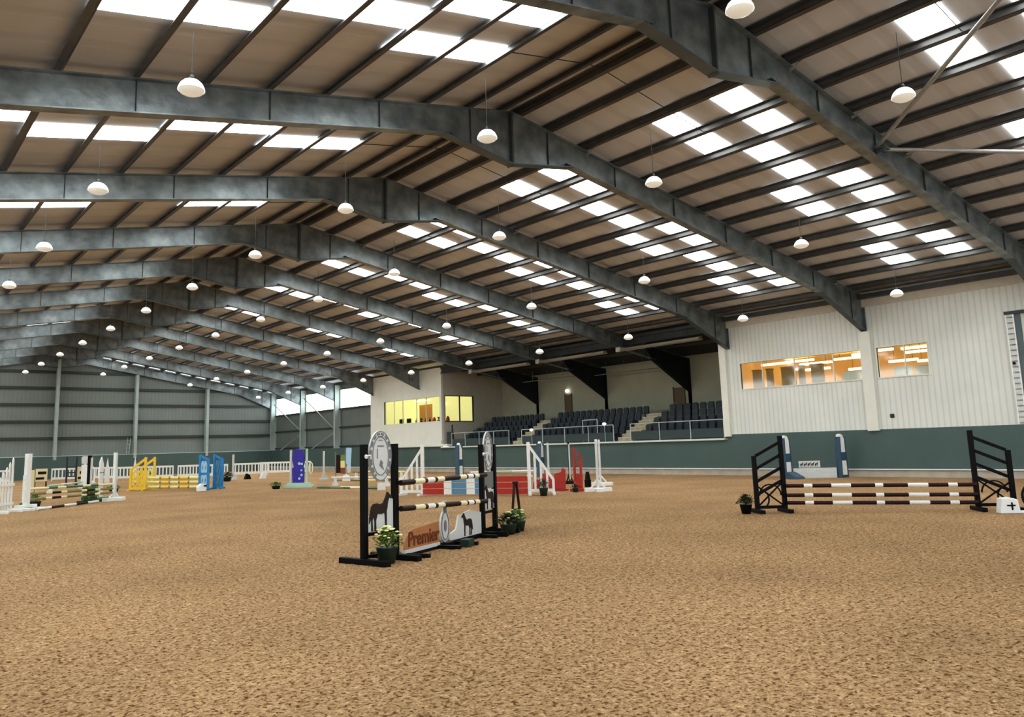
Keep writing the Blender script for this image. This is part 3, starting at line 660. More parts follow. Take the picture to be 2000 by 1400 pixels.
# ------------------------------------------------------------------ pendant lamps
def make_pendant():
    t = thing('pendant_lamp', 'x', 'lamp')
    d = MB(); d.lathe([(0, .215), (.07, .21), (.14, .18), (.20, .12), (.235, .05), (.245, 0), (.235, 0), (.19, .1), (.12, .16), (0, .19)], 24); d.build('dome', M['lampwhite'], t)
    l = MB(); l.lathe([(.232, .005), (.205, -.04), (.14, -.075), (.06, -.09), (0, -.092)], 24); l.build('lens', M['lens'], t)
    g = MB(); g.lathe([(0, .30), (.035, .30), (.05, .26), (.05, .20), (0, .20)], 14); g.build('gear_housing', M['girt'], t)
    c = MB(); c.tube((0, 0, .35), (0, 0, 1), .008, 6); c.build('cord', M['cord'], t)
    return t
pend = make_pendant(); first = True
rows = [(-10., 8.39, 'of the row opposite the grandstand'), (-3., 9.04, 'of the row just before the ridge'), (3.1, 9.05, 'of the row just past the ridge'), (10.8, 8.28, 'of the row between ridge and grandstand'), (17.6, 7.21, 'of the row along the grandstand eaves')]
for X, Z, where in rows:
    cnt = 0
    for i in range(11):
        y = 7.2 + 7 * i
        if not in_view((X, y, Z)): continue
        o = pend if first else copy_tree(pend); first = False
        o.location = (X, y, Z)
        for ch in o.children:
            if ch.name.startswith('lens') and i > 3: ch.data = ch.data
            if ch.name.startswith('cord'): ch.scale = (1, 1, (zt(X) + .02 - Z) / 1.0) ; ch.location = (0, 0, .35 - .35 * ch.scale[2])
        o['label'] = 'white domed pendant lamp, %s from this end %s' % (ORD[cnt], where); o['group'] = 'pendant lamps ' + where; cnt += 1

# ------------------------------------------------------------------ jump equipment
def fence_pole(a, b, bands, lab, group=None, r=.045, nm='jump_pole', rest=False):
    a, b = Vector(a), Vector(b); t = thing(nm, lab, 'pole', a, 0, group)
    d = b - a; tot = sum(w for w, _ in bands); u = 0
    for w_, c in bands:
        mb = MB(); mb.tube(d * (u / tot), d * ((u + w_) / tot), r, 12); mb.build('band', M[c], t); u += w_
    if rest:
        for f_ in (.06, .94):
            p_ = d * f_; z_ = a.z + p_.z - r
            mb = MB(); mb.box(p_.x - .12, p_.x + .12, p_.y - .12, p_.y + .12, -a.z, -a.z + z_ * .4); mb.box(p_.x - .06, p_.x + .06, p_.y - .06, p_.y + .06, -a.z + z_ * .4, -a.z + z_ + .01); mb.build('support_block', M['white'], t)
    return t
def feet(t, us, m, ln=1.05, w=.11, h=.09):
    for u in us:
        mb = MB(); mb.box(u - w / 2, u + w / 2, -ln / 2, ln / 2, 0, h); mb.build('foot', m, t, bevel=.01)
HORSE = [(.02, .55), (.06, .70), (.14, .78), (.30, .80), (.46, .76), (.58, .80), (.70, .98), (.76, 1.12), (.80, 1.10), (.98, .96), (.97, .90), (.86, .92), (.80, .80), (.78, .64), (.74, .54), (.745, .30), (.73, .02), (.785, 0), (.68, 0), (.675, .28), (.655, .50), (.50, .47), (.34, .49), (.27, .30), (.285, .02), (.33, 0), (.215, 0), (.21, .28), (.165, .44), (.12, .30), (.135, .02), (.17, 0), (.075, 0), (.07, .30), (.06, .46), (.03, .30), (-.02, .22), (-.01, .42)]
def horse(mb, u0, z0, w, h, m, y, flip=False, th=.012):
    pts = [((1 - p[0]) if flip else p[0], p[1]) for p in HORSE]
    mb.poly([(u0 + p[0] * w, z0 + p[1] * h) for p in pts], th, m, 'xz', y)
def oval(cx, cz, rx, rz, n=28, a0=0, a1=2 * PI): return [(cx + rx * math.cos(a0 + (a1 - a0) * i / n), cz + rz * math.sin(a0 + (a1 - a0) * i / n)) for i in range(n)]
def ring(mb, cx, cz, rx, rz, wd, m, y, th, n=36, gaps=None):
    for i in range(n):
        if gaps and gaps(i): continue
        a, b = 2 * PI * i / n, 2 * PI * (i + 1) / n
        mb.poly([(cx + rx * math.cos(a), cz + rz * math.sin(a)), (cx + rx * math.cos(b), cz + rz * math.sin(b)), (cx + (rx - wd) * math.cos(b), cz + (rz - wd) * math.sin(b)), (cx + (rx - wd) * math.cos(a), cz + (rz - wd) * math.sin(a))], th, m, 'xz', y)
def plant(name, lab, loc, r, h, seed, leaf='leaf', bloom='bloom', pot='pot', nb=26, nl=170):
    rnd = random.Random(seed); t = thing(name, lab, 'plant', loc)
    p = MB(); p.lathe([(0, 0), (r * .72, 0), (r, h * .42), (r * 1.06, h * .45), (r * .95, h * .45), (0, h * .42)], 18); p.build('planter', M[pot], t)
    f = MB()
    for i in range(nl):
        a = rnd.uniform(0, 2 * PI); e = rnd.uniform(.15, 1.5); R = r * rnd.uniform(.7, 1.75)
        c = Vector((math.cos(a) * math.cos(e) * R, math.sin(a) * math.cos(e) * R, h * .42 + math.sin(e) * h * .52 * rnd.uniform(.5, 1)))
        d = Vector((math.cos(a), math.sin(a), rnd.uniform(-.6, .9))).normalized(); s = d.cross(Vector((0, 0, 1))).normalized()
        L = r * rnd.uniform(.35, .6); wd = L * .3; up = s.cross(d) * .15 * L
        f.add([c - d * L * .5, c + s * wd + up, c + d * L * .6, c - s * wd + up], [(0, 1, 2, 3)])
    for i in range(16):
        a = rnd.uniform(0, 2 * PI); R = r * rnd.uniform(.2, 1.2); f.tube((0, 0, h * .4), (math.cos(a) * R, math.sin(a) * R, h * rnd.uniform(.7, .95)), .006, 5)
    f.build('foliage', M[leaf], t, fix=False)
    if nb:
        b = MB()
        for i in range(nb):
            a = rnd.uniform(0, 2 * PI); e = rnd.uniform(.35, 1.5); R = r * rnd.uniform(1., 1.6)
            c = (math.cos(a) * math.cos(e) * R, math.sin(a) * math.cos(e) * R, h * .45 + math.sin(e) * h * .55)
            q_ = r * rnd.uniform(.15, .28)
            b.lathe([(0, q_ * .4), (q_ * .6, q_ * .3), (q_, 0), (q_ * .6, -q_ * .25), (0, -q_ * .3)], 8, None, c)
        b.build('blossoms', M[bloom], t)
    return t

# -- foreground jump with oval signs
A0, A1 = (-8.15, 11.16), (-7.49, 11.32)
B0 = (-4.55, 12.79); angB = math.radians(30)
def sign_stand(loc, rz, w, ht, lab, second):
    t = thing('jump_stand', lab, 'jump stand', (loc[0], loc[1], 0), rz)
    for u in (0, w):
        mb = MB(); mb.box(u - .05, u + .05, -.045, .045, 0.09, ht); mb.build('post', M['black'], t, bevel=.008)
    feet(t, (0, w), M['black'])
    for zc in (.42, .09):
        mb = MB(); mb.box(.05, w - .05, -.02, .02, zc, zc + .05); mb.build('cross_rail', M['black'], t)
    mb = MB(); mb.tube((0, -.06, ht - .19), (0, -.03, ht - .19), .035, 10); mb.tube((0, -.16, ht - .17), (0, -.06, ht - .19), .012, 6); mb.build('cup_fitting', M['whitegloss'], t)
    cx = w / 2
    s = MB(); s.poly(oval(cx, 1.645, .235 * w / .68 + .02, .40), .03, M['sign'], 'xz', -.01); so = s.build('oval_sign', None, t)
    r_ = MB(); y = -.03
    RX = .235 * w / .68 + .02
    ring(r_, cx, 1.645, RX - .006, .392, .012, M['signdark'], y, .006)
    ring(r_, cx, 1.645, RX - .075, .31, .013, M['signdark'], y, .006)
    ring(r_, cx, 1.645, RX - .028, .365, .032, M['signdark'], y, .006, 46, lambda i: (i % 3 == 2) or (i > 30 and i < 38))
    r_.box(cx - .05, cx + .05, y - .003, y + .003, 1.935, 1.955); r_.box(cx - .04, cx + .045, y - .003, y + .003, 1.885, 1.897)
    r_.poly([(cx - .075, 1.79), (cx + .075, 1.79), (cx + .06, 1.81), (cx - .06, 1.81)], .006, M['signdark'], 'xz', y)
    # shield with a horse head outline
    r_.poly([(cx - .085, 1.60), (cx - .08, 1.75), (cx - .065, 1.76), (cx - .07, 1.60)], .006, M['signdark'], 'xz', y)
    r_.poly([(cx - .03, 1.50), (cx + .0, 1.58), (cx + .05, 1.54), (cx + .035, 1.50), (cx + .07, 1.42), (cx + .01, 1.46)], .006, M['signdark'], 'xz', y)
    r_.build('sign_print', M['signdark'], so)
    if not second:
        p = MB(); p.poly([(.055, .48), (w - .055, .48), (w - .055, .95), (w - .12, .98), (w - .18, .78), (.22, .76), (.055, .70)], .02, M['sign'], 'xz', .0)
        po = p.build('picture_board', None, t)
        h_ = MB(); horse(h_, .10, .485, .50, .53, M['horse'], -.018); h_.build('horse_print', None, po)
    else:
        p = MB(); p.poly([(.055, .91), (w - .055, .91), (w - .055, 1.24), (.055, 1.24)], .02, M['signdark'], 'xz', 0); p.build('grey_panel', None, t)
        p = MB(); p.poly([(.055, .50), (w - .055, .50), (w - .055, .88), (.055, .88)], .02, M['sign'], 'xz', 0); po = p.build('picture_board', None, t)
        h_ = MB(); horse(h_, .09, .505, .50, .42, M['horse'], -.018, True); h_.build('horse_print', None, po)
    return t
sign_stand(A0, ang(A0, A1), .68, 1.83, 'black jump stand with oval crest sign and yellow flowers at its foot', False)
sign_stand(B0, angB, .68, 1.79, 'black jump stand with oval crest sign at the distant end of the main jump', True)
pb = [(.13, 'brown'), (.10, 'creamy'), (.03, 'brown'), (.08, 'white'), (.03, 'brown'), (.08, 'creamy'), (.19, 'brown'), (.08, 'creamy'), (.02, 'brown'), (.07, 'white'), (.02, 'brown'), (.06, 'creamy'), (.11, 'brown')]
def jump_pt(u, z, off=0.):
    a = Vector((A1[0], A1[1], 0)); b = Vector((B0[0], B0[1], 0)); d = (b - a).normalized(); n_ = Vector((d.y, -d.x, 0))
    return a + d * u + n_ * off + Vector((0, 0, z))
LJ = (Vector(B0) - Vector(A1)).length
fence_pole(jump_pt(.02, 1.20, .1), jump_pt(LJ - .02, 1.19, .1), pb, 'brown, cream and white striped pole, upper of two on the main jump')
fence_pole(jump_pt(.02, .79, .1), jump_pt(LJ - .02, .68, .1), pb, 'brown, cream and white striped pole, lower of two on the main jump')
for (p, z) in ((A1, 1.2), (A1, .79), (B0, 1.19), (B0, .68)): pass
rzj = ang(A1, B0)
def filler(u0, u1, off, lab, nm='filler_board'):
    p = jump_pt(u0, 0, off); return thing(nm, lab, 'filler board', p, rzj), u1 - u0
t, L = filler(.22, 1.42, .02, 'orange brown arched filler board with lettering under the poles')
pts = [(0, .09), (L, .09), (L, .47)] + [(L - .75 * L * i / 6, .47 - .008 * i) for i in range(1, 7)] + [(.16, .39), (.07, .30), (.02, .20)]
mb = MB(); mb.poly(pts, .03, M['fillbrown']); mb.build('board', None, t, bevel=.004)
mb = MB(); mb.box(0, L, -.03, .03, .05, .11, M['sign']); mb.build('base_strip', None, t)
fc = D.curves.new('lettering', 'FONT'); fc.body = 'Premier'; fc.size = .33; fc.extrude = .004; fc.offset = .006; fc.align_x = 'CENTER'
fo = D.objects.new('lettering_curve', fc); COL.objects.link(fo); bpy.context.view_layer.update()
me = D.meshes.new_from_object(fo.evaluated_get(bpy.context.evaluated_depsgraph_get())); D.objects.remove(fo)
me.transform(Matrix.Rotation(PI / 2, 4, 'X')); me.materials.clear(); me.materials.append(M['letter'])
lo = D.objects.new('lettering', me); COL.objects.link(lo); lo.parent = t; lo.location = (L * .54, -.022, .155)
mb = MB(); mb.box(-.05, L + .02, -.05, .05, 0, .05); mb.box(.02, .10, -.45, .3, 0, .06); mb.box(L - .1, L, -.45, .3, 0, .06); mb.build('base_rail', M['black'], t)
t, L = filler(1.47, 1.82, .02, 'pale keyhole shaped filler panel beside the lettered board')
mb = MB(); mb.poly(oval(L / 2, .36, L / 2, .28, 20), .03, M['sign']); mb.poly([(L * .28, .55), (L * .72, .55), (L * .70, .80), (L * .30, .80)], .03, M['sign'], 'xz', .001); mb.build('panel', None, t)
mb = MB(); ring(mb, L / 2, .36, L / 2 - .03, .25, .02, M['signdark'], -.02, .008, 20); mb.poly([(L * .36, .60), (L * .64, .60), (L * .64, .77), (L * .36, .77)], .008, M['signdark'], 'xz', -.02); mb.poly(oval(L / 2, .36, .05, .1, 12), .008, M['signdark'], 'xz', -.02); mb.build('panel_print', None, t)
mb = MB(); mb.box(0, L, -.12, .12, 0, .08); mb.build('base_block', M['black'], t)
t, L = filler(1.86, 3.15, .02, 'white filler board with a dark standing horse picture')
mb = MB(); mb.poly([(0, .08), (L, .08), (L, .48), (L * .62, .56), (L * .40, .52), (.42 * L, .50), (.32, .50), (.22, .26), (0, .20)], .03, M['sign']); bo = mb.build('board', None, t)
mb = MB(); horse(mb, .42, .10, .46, .38, M['horse'], -.02, True); mb.build('horse_print', None, bo)
mb = MB(); mb.box(0, L, -.05, .05, 0, .08); mb.box(.06, .14, -.5, .3, 0, .06); mb.box(L - .15, L - .07, -.4, .3, 0, .06); mb.build('base_rail', M['black'], t)
mb = MB(); mb.box(-.13, .13, -.08, .08, 0, .13); mb.box(-.11, .11, -.09, -.08, .03, .11)
o = mb.build('low_block', M['pot'], bevel=.01); o.location = jump_pt(1.74, 0, .42); o.rotation_euler = (0, 0, rzj); tag(o, 'low dark green block on the sand before the keyhole panel', 'block')
plant('potted_flowers', 'dark green pot of pale yellow flowers at the near jump stand', (-7.83, 11.02, 0), .17, .56, 1)
plant('potted_flowers', 'dark brownish bushy pot tucked against the far crest stand', (-4.0, 12.66, 0), .17, .44, 2, 'darkleaf', nb=6, nl=240)
plant('potted_flowers', 'second leafy pot of flowers set just outside the far crest stand', (-3.5, 12.95, 0), .16, .46, 5, nb=14)
# dark trestle behind the far stand
t = thing('a_frame_trestle', 'thin dark trestle standing behind the far flower pot', 'trestle', (-3.2, 13.35, 0), math.radians(20))
for s in (-1, 1):
    mb = MB(); mb.bar((s * .22, 0, 0), (s * .04, 0, .98), .04, .04); mb.build('leg', M['brown'], t)
mb = MB(); mb.bar((-.08, 0, .96), (.08, 0, .96), .05, .05); mb.bar((-.15, 0, .4), (.15, 0, .4), .03, .03); mb.build('cross_bar', M['brown'], t)

# -- black ladder jump toward the cream wall
def ladder_wing(inner, outer, lab, m, h1=1.80, h2=1.34):
    w = (Vector(outer) - Vector(inner)).length
    t = thing('jump_stand', lab, 'jump stand', (*inner, 0), ang(inner, outer))
    for u, h in ((0, h1), (w, h2)):
        mb = MB(); mb.box(u - .05, u + .05, -.045, .045, .08, h); mb.build('post', m, t, bevel=.006)
    feet(t, (0, w), m, .8)
    for i in range(4):
        z1 = h1 - .16 - i * .30; mb = MB(); mb.bar((.04, 0, z1), (w - .04, 0, z1 - .30), .04, .07); mb.build('rung', m, t)
    mb = MB()
    mb.bar((.03, 0, .70), (w * .95, 0, .16), .03, .035); mb.bar((.03, 0, .16), (w * .95, 0, .62), .03, .035)
    for k in range(10):
        a, b = PI * k / 10, PI * (k + 1) / 10
        mb.bar((w / 2 + .26 * math.cos(a), 0, .40 + .26 * math.sin(a)), (w / 2 + .26 * math.cos(b), 0, .40 + .26 * math.sin(b)), .03, .03)
        mb.bar((w * .8 + .16 * math.cos(a + PI / 2), 0, .32 + .2 * math.sin(a + PI / 2)), (w * .8 + .16 * math.cos(b + PI / 2), 0, .32 + .2 * math.sin(b + PI / 2)), .03, .03)
    mb.build('scroll_lattice', m, t)
    mb = MB(); mb.bar((.04, 0, .13), (w - .04, 0, .13), .04, .07); mb.build('bottom_rail', m, t)
    return t
Ca, Cb = (3.14, 10.91), (5.66, 7.64)
ladder_wing(Ca, (2.62, 11.32), 'black ladder-shaped jump stand nearer the middle of the arena', M['black'])
ladder_wing(Cb, (6.12, 7.07), 'black ladder-shaped jump stand beside the white block', M['black'])
mp = [(34, 'maroon'), (16.5, 'white'), (36, 'maroon'), (37, 'white'), (45, 'maroon'), (15, 'white'), (45, 'maroon'), (37, 'white'), (36, 'maroon'), (16.5, 'white'), (34, 'maroon')]
for z, zb_, nth in ((.62, .585, 'topmost'), (.40, .365, 'middle'), (.225, .19, 'lowest')):
    d = (Vector(Cb) - Vector(Ca)).normalized()
    fence_pole((Ca[0] + d.x * .03 - .06, Ca[1] + d.y * .03 - .07, z), (Cb[0] - d.x * .03 - .06, Cb[1] - d.y * .03 - .07, zb_), mp, 'maroon and white banded pole between the black ladder stands, %s of three' % nth, 'poles of the black ladder jump')
plant('potted_shrub', 'dark leafy shrub in a pot outside the black ladder stand', (2.30, 11.42, 0), .14, .48, 3, 'darkleaf', pot='black', nb=0, nl=300)
t = thing('white_block', 'white plastic wing block with dark marks by the black ladder stand', 'block', (5.33, 6.93, 0), ang(Ca, Cb))
mb = MB(); mb.poly([(-.2, 0), (.2, 0), (.16, .30), (.02, .34), (-.15, .32)], .3); mb.build('body', M['whitegloss'], t, bevel=.02)
mb = MB(); mb.box(-.06, .10, -.16, -.15, .16, .19); mb.box(.02, .05, -.16, -.15, .08, .24); mb.build('mark', M['black'], t)
mb = MB(); mb.box(.2, .5, -.12, .12, 0, .05); mb.build('foot', M['whitegloss'], t, bevel=.01)
t = thing('wire_wheel', 'black wheel-shaped wire ornament leaning outside the ladder stand', 'ornament', (6.02, 6.56, .33), ang(Ca, Cb))
mb = MB()
for k in range(20):
    a, b = 2 * PI * k / 20, 2 * PI * (k + 1) / 20
    mb.bar((.30 * math.cos(a), 0, .30 * math.sin(a)), (.30 * math.cos(b), 0, .30 * math.sin(b)), .035, .045)
mb.build('rim', M['black'], t)
mb = MB()
for k in range(4): a = PI * k / 4; mb.bar((.3 * math.cos(a), 0, .3 * math.sin(a)), (-.3 * math.cos(a), 0, -.3 * math.sin(a)), .02, .02)
mb.build('spokes', M['black'], t)
mb = MB(); mb.box(-.2, .2, -.2, .2, -.33, -.27); mb.build('stand_foot', M['black'], t)

# -- blue and white pillar jump against the wall
def obelisk(loc, rz, lab, h=1.86, foot=1):
    t = thing('jump_stand', lab, 'jump stand', (*loc, 0), rz)
    def seg(z0, z1, m, nm):
        w0, w1 = .15 - .04 * z0 / h, .15 - .04 * z1 / h
        mb = MB(); vs = [(s * w0, q * .13, z0) for q in (-1, 1) for s in (-1, 1)] + [(s * w1, q * .13, z1) for q in (-1, 1) for s in (-1, 1)]
        mb.add(vs, [(0, 2, 3, 1), (4, 5, 7, 6), (0, 1, 5, 4), (2, 6, 7, 3), (0, 4, 6, 2), (1, 3, 7, 5)]); mb.build(nm, m, t, bevel=.01)
    seg(0, .12, M['slate'], 'plinth_block'); seg(.12, .72, M['white'], 'white_panel'); seg(.72, 1.08, M['slate'], 'blue_panel'); seg(1.08, 1.68, M['white'], 'white_panel')
    mb = MB(); mb.poly([(-.115, 1.68), (.115, 1.68), (.08, 1.80), (-.04, h), (-.115, 1.80)], .2, M['white']); mb.build('cap', None, t, bevel=.01)
    for s in (-1, 1):
        mb = MB(); mb.poly([(s * .15, 0), (s * .20, 0), (s * .16, h - .12), (s * .115, h - .12)], .28, M['slate']); mb.build('edge_board', None, t)
    if foot:
        mb = MB(); mb.poly([(.0, 0), (.75, 0), (.70, .10), (.22, .30), (0, .30)], .5, M['slate'], 'yz', 0)
        o = mb.build('foot_board', None, t); o.rotation_euler = (0, 0, PI)
    return t
P1, P2 = (17.52, 19.56), (19.25, 17.98)
obelisk(P1, ang(P1, P2) + .5, 'blue and white tapered pillar stand at the brick plank jump, nearer the seating')
obelisk(P2, ang(P1, P2) + .5, 'blue and white tapered pillar stand at the brick plank jump, nearer the cream wall', foot=0)
d = Vector((P2[0] - P1[0], P2[1] - P1[1], 0)); L = d.length
t = thing('plank_wall', 'low white brick-patterned plank wall between blue and white pillars', 'jump filler', (*P1, 0), ang(P1, P2))
mb = MB()
for r in range(3):
    for c in range(6): 
        x0 = .26 + (L - .52) * c / 6; mb.box(x0 + .01, x0 + (L - .52) / 6 - .01, -.06, .06, .02 + r * .14, .02 + r * .14 + .125)
mb.build('plank_face', M['sign'], t)
mb = MB(); mb.box(.26, L - .26, -.045, .045, 0, .43); mb.build('core', M['white'], t)
t = thing('picture_plank', 'narrow cream plank with dark brown animal marks above the white plank wall', 'jump plank', (*P1, 0), ang(P1, P2))
mb = MB(); mb.box(.52, .52 + .9, -.02, .02, .46, .74); mb.build('plank', M['sign'], t)
for k in range(5):
    mb = MB(); horse(mb, .58 + k * .155, .50, .14, .17, M['horse'], -.028); mb.build('animal_mark', None, t)
mb = MB(); mb.bar((.24, 0, .60), (L - .24, 0, .60), .03, .05); mb.build('end_rail', M['slate'], t)
# the second blue pillar pair, deeper in the arena
obelisk((12.63, 36.8), .2, 'blue and white tapered pillar stand seen between the white wing and the far crest sign', 2.0, 0)
obelisk((15.9, 33.6), .2, 'blue and white tapered pillar stand close behind the red planks', 1.95, 0)
fence_pole((13.0, 36.3, .35), (15.6, 33.9, .35), [(1, 'white'), (1, 'mint'), (1, 'white')], 'white and mint pole low between two blue and white pillars', rest=True)

# -- red, white and blue plank jump with white wings
def tri_wing(inner, outdir, lab, h=1.86, w=.85, low=.55, bars=4, m=None):
    m = m or M['white']; t = thing('jump_stand', lab, 'jump stand', (*inner, 0), outdir)
    mb = MB(); mb.box(-.06, .06, -.05, .05, .06, h); mb.build('post', m, t, bevel=.008)
    mb = MB(); mb.box(w - .045, w + .045, -.04, .04, .06, low); mb.build('post', m, t, bevel=.008)
    mb = MB(); mb.bar((0, 0, h - .1), (w, 0, low - .02), .05, .09); mb.build('top_rail', m, t)
    mb = MB(); mb.bar((0, 0, .16), (w, 0, .16), .05, .1); mb.build('bottom_rail', m, t)
    for i in range(1, bars):
        u = w * i / bars; mb = MB(); mb.box(u - .04, u + .04, -.02, .02, .16, h - .1 + (low - h + .08) * u / w); mb.build('slat', m, t)
    feet(t, (0, w), m, .8)
    return t
Q1, Q2 = (2.49, 25.39), (4.59, 21.75)
rq = ang(Q1, Q2)
tri_wing(Q1, rq + PI, 'white slatted triangular wing seen through the main jump', w=.9)
tri_wing(Q2, rq + .35, 'white slatted triangular wing beside the red fillers', w=.85)
LQ = (Vector(Q2) - Vector(Q1)).length
for r in range(3):
    t = thing('jump_plank', 'red, white and blue painted plank, %s of three in the stack' % ['lowest', 'middle', 'topmost'][r], 'jump plank', (*Q1, .05 + r * .215), rq, 'planks of the red white and blue jump')
    u = .05
    for w_, c in [(.21, 'red'), (.075, 'white'), (.145, 'plankblue'), (.08, 'white'), (.10, 'plankblue'), (.08, 'white'), (.31, 'red')]:
        mb = MB(); mb.box(u, u + w_ * (LQ - .1), -.10, -.06, 0, .195); mb.build('painted_band', M[c], t); u += w_ * (LQ - .1)
plant('potted_shrub', 'grey-brown dried plant in front of the white wing by the red fillers', (4.62, 21.05, 0), .16, .62, 9, 'darkleaf', 'pinkbloom', nb=3, nl=150)
plant('potted_shrub', 'small olive potted plant under the main pole beside the distant white wing', (-2.2, 20.0, 0), .14, .45, 13, 'darkleaf', nb=2, nl=100)

# -- red jump end on, white post stands
RA = (6.95, 23.55); RB = (7.25, 22.15); 
t = thing('red_filler', 'red double-arched filler board lying toward the white wing', 'filler board', (6.75, 24.0, 0), ang((6.6, 23.9), (7.0, 22.2)))
mb = MB(); mb.poly([(0, .06), (.95, .06)] + [(.95 - .3 + .3 * math.cos(a), .32 + .33 * math.sin(a)) for a in [PI * i / 14 for i in range(1, 8)]] + [(.45, .64), (.36, .55)] + [(.22 + .2 * math.cos(a), .22 + .2 * math.sin(a)) for a in [PI * i / 10 for i in range(3, 11)]], .05, M['red']); mb.build('arched_board', None, t, bevel=.008)
mb = MB(); mb.poly(oval(.18, .2, .13, .12, 14), .06, M['red']); mb.poly([(.3, .04), (.44, .26), (.56, .04)], .06, M['creamy'], 'xz', -.006); mb.build('roundel', None, t)
t = thing('red_filler', 'second taller red filler board joined to the narrow red stand', 'filler board', (6.9, 23.05, 0), ang((6.6, 23.9), (7.0, 22.2)))
mb = MB(); mb.poly([(.12, .06), (.6, .06), (.62, .80), (.5, .86), (.42, .70), (.12, .64)], .05, M['red']); mb.build('arched_board', None, t, bevel=.008)
mb = MB(); mb.box(.14, .6, -.2, .2, 0, .06); mb.build('base', M['red'], t)
def narrow_wing(loc, rz, m, lab, h=1.62, w=.28):
    t = thing('jump_stand', lab, 'jump stand', (*loc, 0), rz)
    for u in (0, w):
        mb = MB(); mb.box(u - .035, u + .035, -.035, .035, .05, h - (.0 if u == 0 else .3)); mb.build('post', m, t)
    for i in range(6):
        z = .2 + i * .22; mb = MB(); mb.bar((0, 0, z), (w, 0, z + (.1 if i % 2 else -.05)), .03, .05); mb.build('rung', m, t)
    mb = MB(); mb.poly([(0, .05), (w, .05), (w, .5), (w * .5, .62), (0, .5)], .03, m); mb.build('lower_panel', None, t)
    feet(t, (0, w), m, .6)
    return t
narrow_wing((7.15, 22.05), ang(RA, RB), M['red'], 'narrow red ladder jump stand among the distant red fillers')
plant('potted_shrub', 'dark flowers in a pot at the base of the narrow red stand', (6.6, 21.5, 0), .12, .34, 21, 'darkleaf', 'pinkbloom', nb=8, nl=90)
def post_stand(loc, rz, lab, h=1.9, m='white', w=.08, base=1.0, lean=0.):
    t = thing('jump_stand', lab, 'jump stand', (*loc, 0), rz)
    mb = MB(); mb.box(-w / 2, w / 2, -w / 2, w / 2, .08, h); o = mb.build('post', M[m], t, bevel=.006)
    mb = MB(); mb.box(-base / 2, base / 2, -.14, .14, 0, .14); mb.build('foot', M[m], t, bevel=.01)
    mb = MB(); mb.box(-.14, .14, -base * .4, base * .4, 0, .12); mb.build('foot', M[m], t, bevel=.01)
    for s in (-1, 1):
        mb = MB(); mb.bar((s * base * .3, 0, .08), (s * .02, 0, .42), .05, .05); mb.build('strut', M[m], t)
    mb = MB(); mb.box(-.025, .025, -w / 2 - .04, -w / 2, .2, h - .1); mb.build('key_strip', M['sign'], t)
    return t
post_stand((7.22, 20.95), -.6, 'white slim post stand on a wide white foot at the end of the red jump', 1.9)
post_stand((10.3, 23.75), -.6, 'white slim post stand just behind the other slim white post', 1.9)
post_stand((11.2, 27.9), -.3, 'pale slim post stand behind the narrow red stand', 1.85, 'sign', .07, .5)
post_stand((10.9, 26.2), -.3, 'dark brown slim post stand behind the narrow red stand', 1.85, 'brown', .06, .5)
mb = MB(); mb.box(-.1, .1, -.1, .1, 0, .3); mb.poly([(-.1, .3), (.1, .3), (.03, .62), (-.05, .6)], .14); o = mb.build('dark_stump_block', M['black'], bevel=.02); o.location = (9.4, 23.6, 0); tag(o, 'small dark block between the brown post and the white posts', 'block')

# -- violet stand, rails and banner, mid distance
t = thing('jump_stand', 'deep violet jump stand of stacked round shapes with mint posts', 'jump stand', (3.12, 37.3, 0), ang((2.0, 37.6), (3.3, 36.4)))
for u, m, h in ((-.38, 'sign', 1.85), (.42, 'mint', 1.9)):
    mb = MB(); mb.box(u - .05, u + .05, -.05, .05, .1, h); mb.build('post', M[m], t)
mb = MB(); mb.poly([(-.28, .25), (.28, .25), (.3, .95), (.22, 1.05), (.3, 1.15), (.32, 1.5), (.2, 1.86), (-.15, 1.9), (-.3, 1.55), (-.27, 1.15), (-.2, 1.05), (-.3, .95)], .14, M['purple']); mb.build('violet_panel', None, t, bevel=.02)
mb = MB()
for u, z, r in ((.06, 1.18, .07), (.19, 1.16, .06), (.17, .85, .05), (.18, .62, .06), (.07, .45, .06)): mb.poly(oval(u, z, r, r, 12), .02, M['ltblue'], 'xz', -.08)
mb.build('pale_spots', None, t)
mb = MB(); mb.box(-.7, .75, -.2, .2, .0, .14); mb.box(-.55, .6, -.12, .12, .14, .24); mb.build('base', M['mint'], t, bevel=.01)
mb = MB(); ring(mb, .62, .95, .12, .3, .05, M['creamy'], 0, .05, 18); mb.build('loop_handle', None, t)
plant('potted_shrub', 'low green shrub at the foot of the violet stand', (2.0, 37.4, 0), .22, .36, 31, nb=0, nl=120)
V1, V2 = (4.9, 37.2), (4.6, 31.6)
fence_pole((*V1, .42), (6.0, 33.4, .42), [(3, 'white'), (.4, 'mint'), (3, 'white')], 'white pole beside the violet stand, upper of the pair', rest=True)
fence_pole((3.3, 35.6, .05), (4.2, 31.4, .05), [(2, 'green'), (2, 'olive'), (1, 'green'), (2, 'creamy'), (2, 'green')], 'dark green and cream pole lying on the sand beyond the main jump')
fence_pole((3.7, 36.0, .05), (4.7, 32.0, .05), [(2, 'olive'), (2, 'creamy'), (2, 'olive')], 'olive and cream pole beside the violet stand, lower of the pair')
post_stand((8.4, 44.95), 0, 'pale slim post stand between the violet stand and the banner', 1.75, 'sign', .1, .5)
t = thing('banner_stand', 'tall banner stand with brown, green and yellow picture beside pale blue flag', 'banner', (8.6, 43.2, 0), math.radians(-38))
mb = MB(); mb.box(-.32, -.26, -.03, .03, 0, 1.7); mb.box(.26, .32, -.03, .03, 0, 1.9); mb.box(-.4, .7, -.15, .15, 0, .06); mb.build('frame', M['signdark'], t)
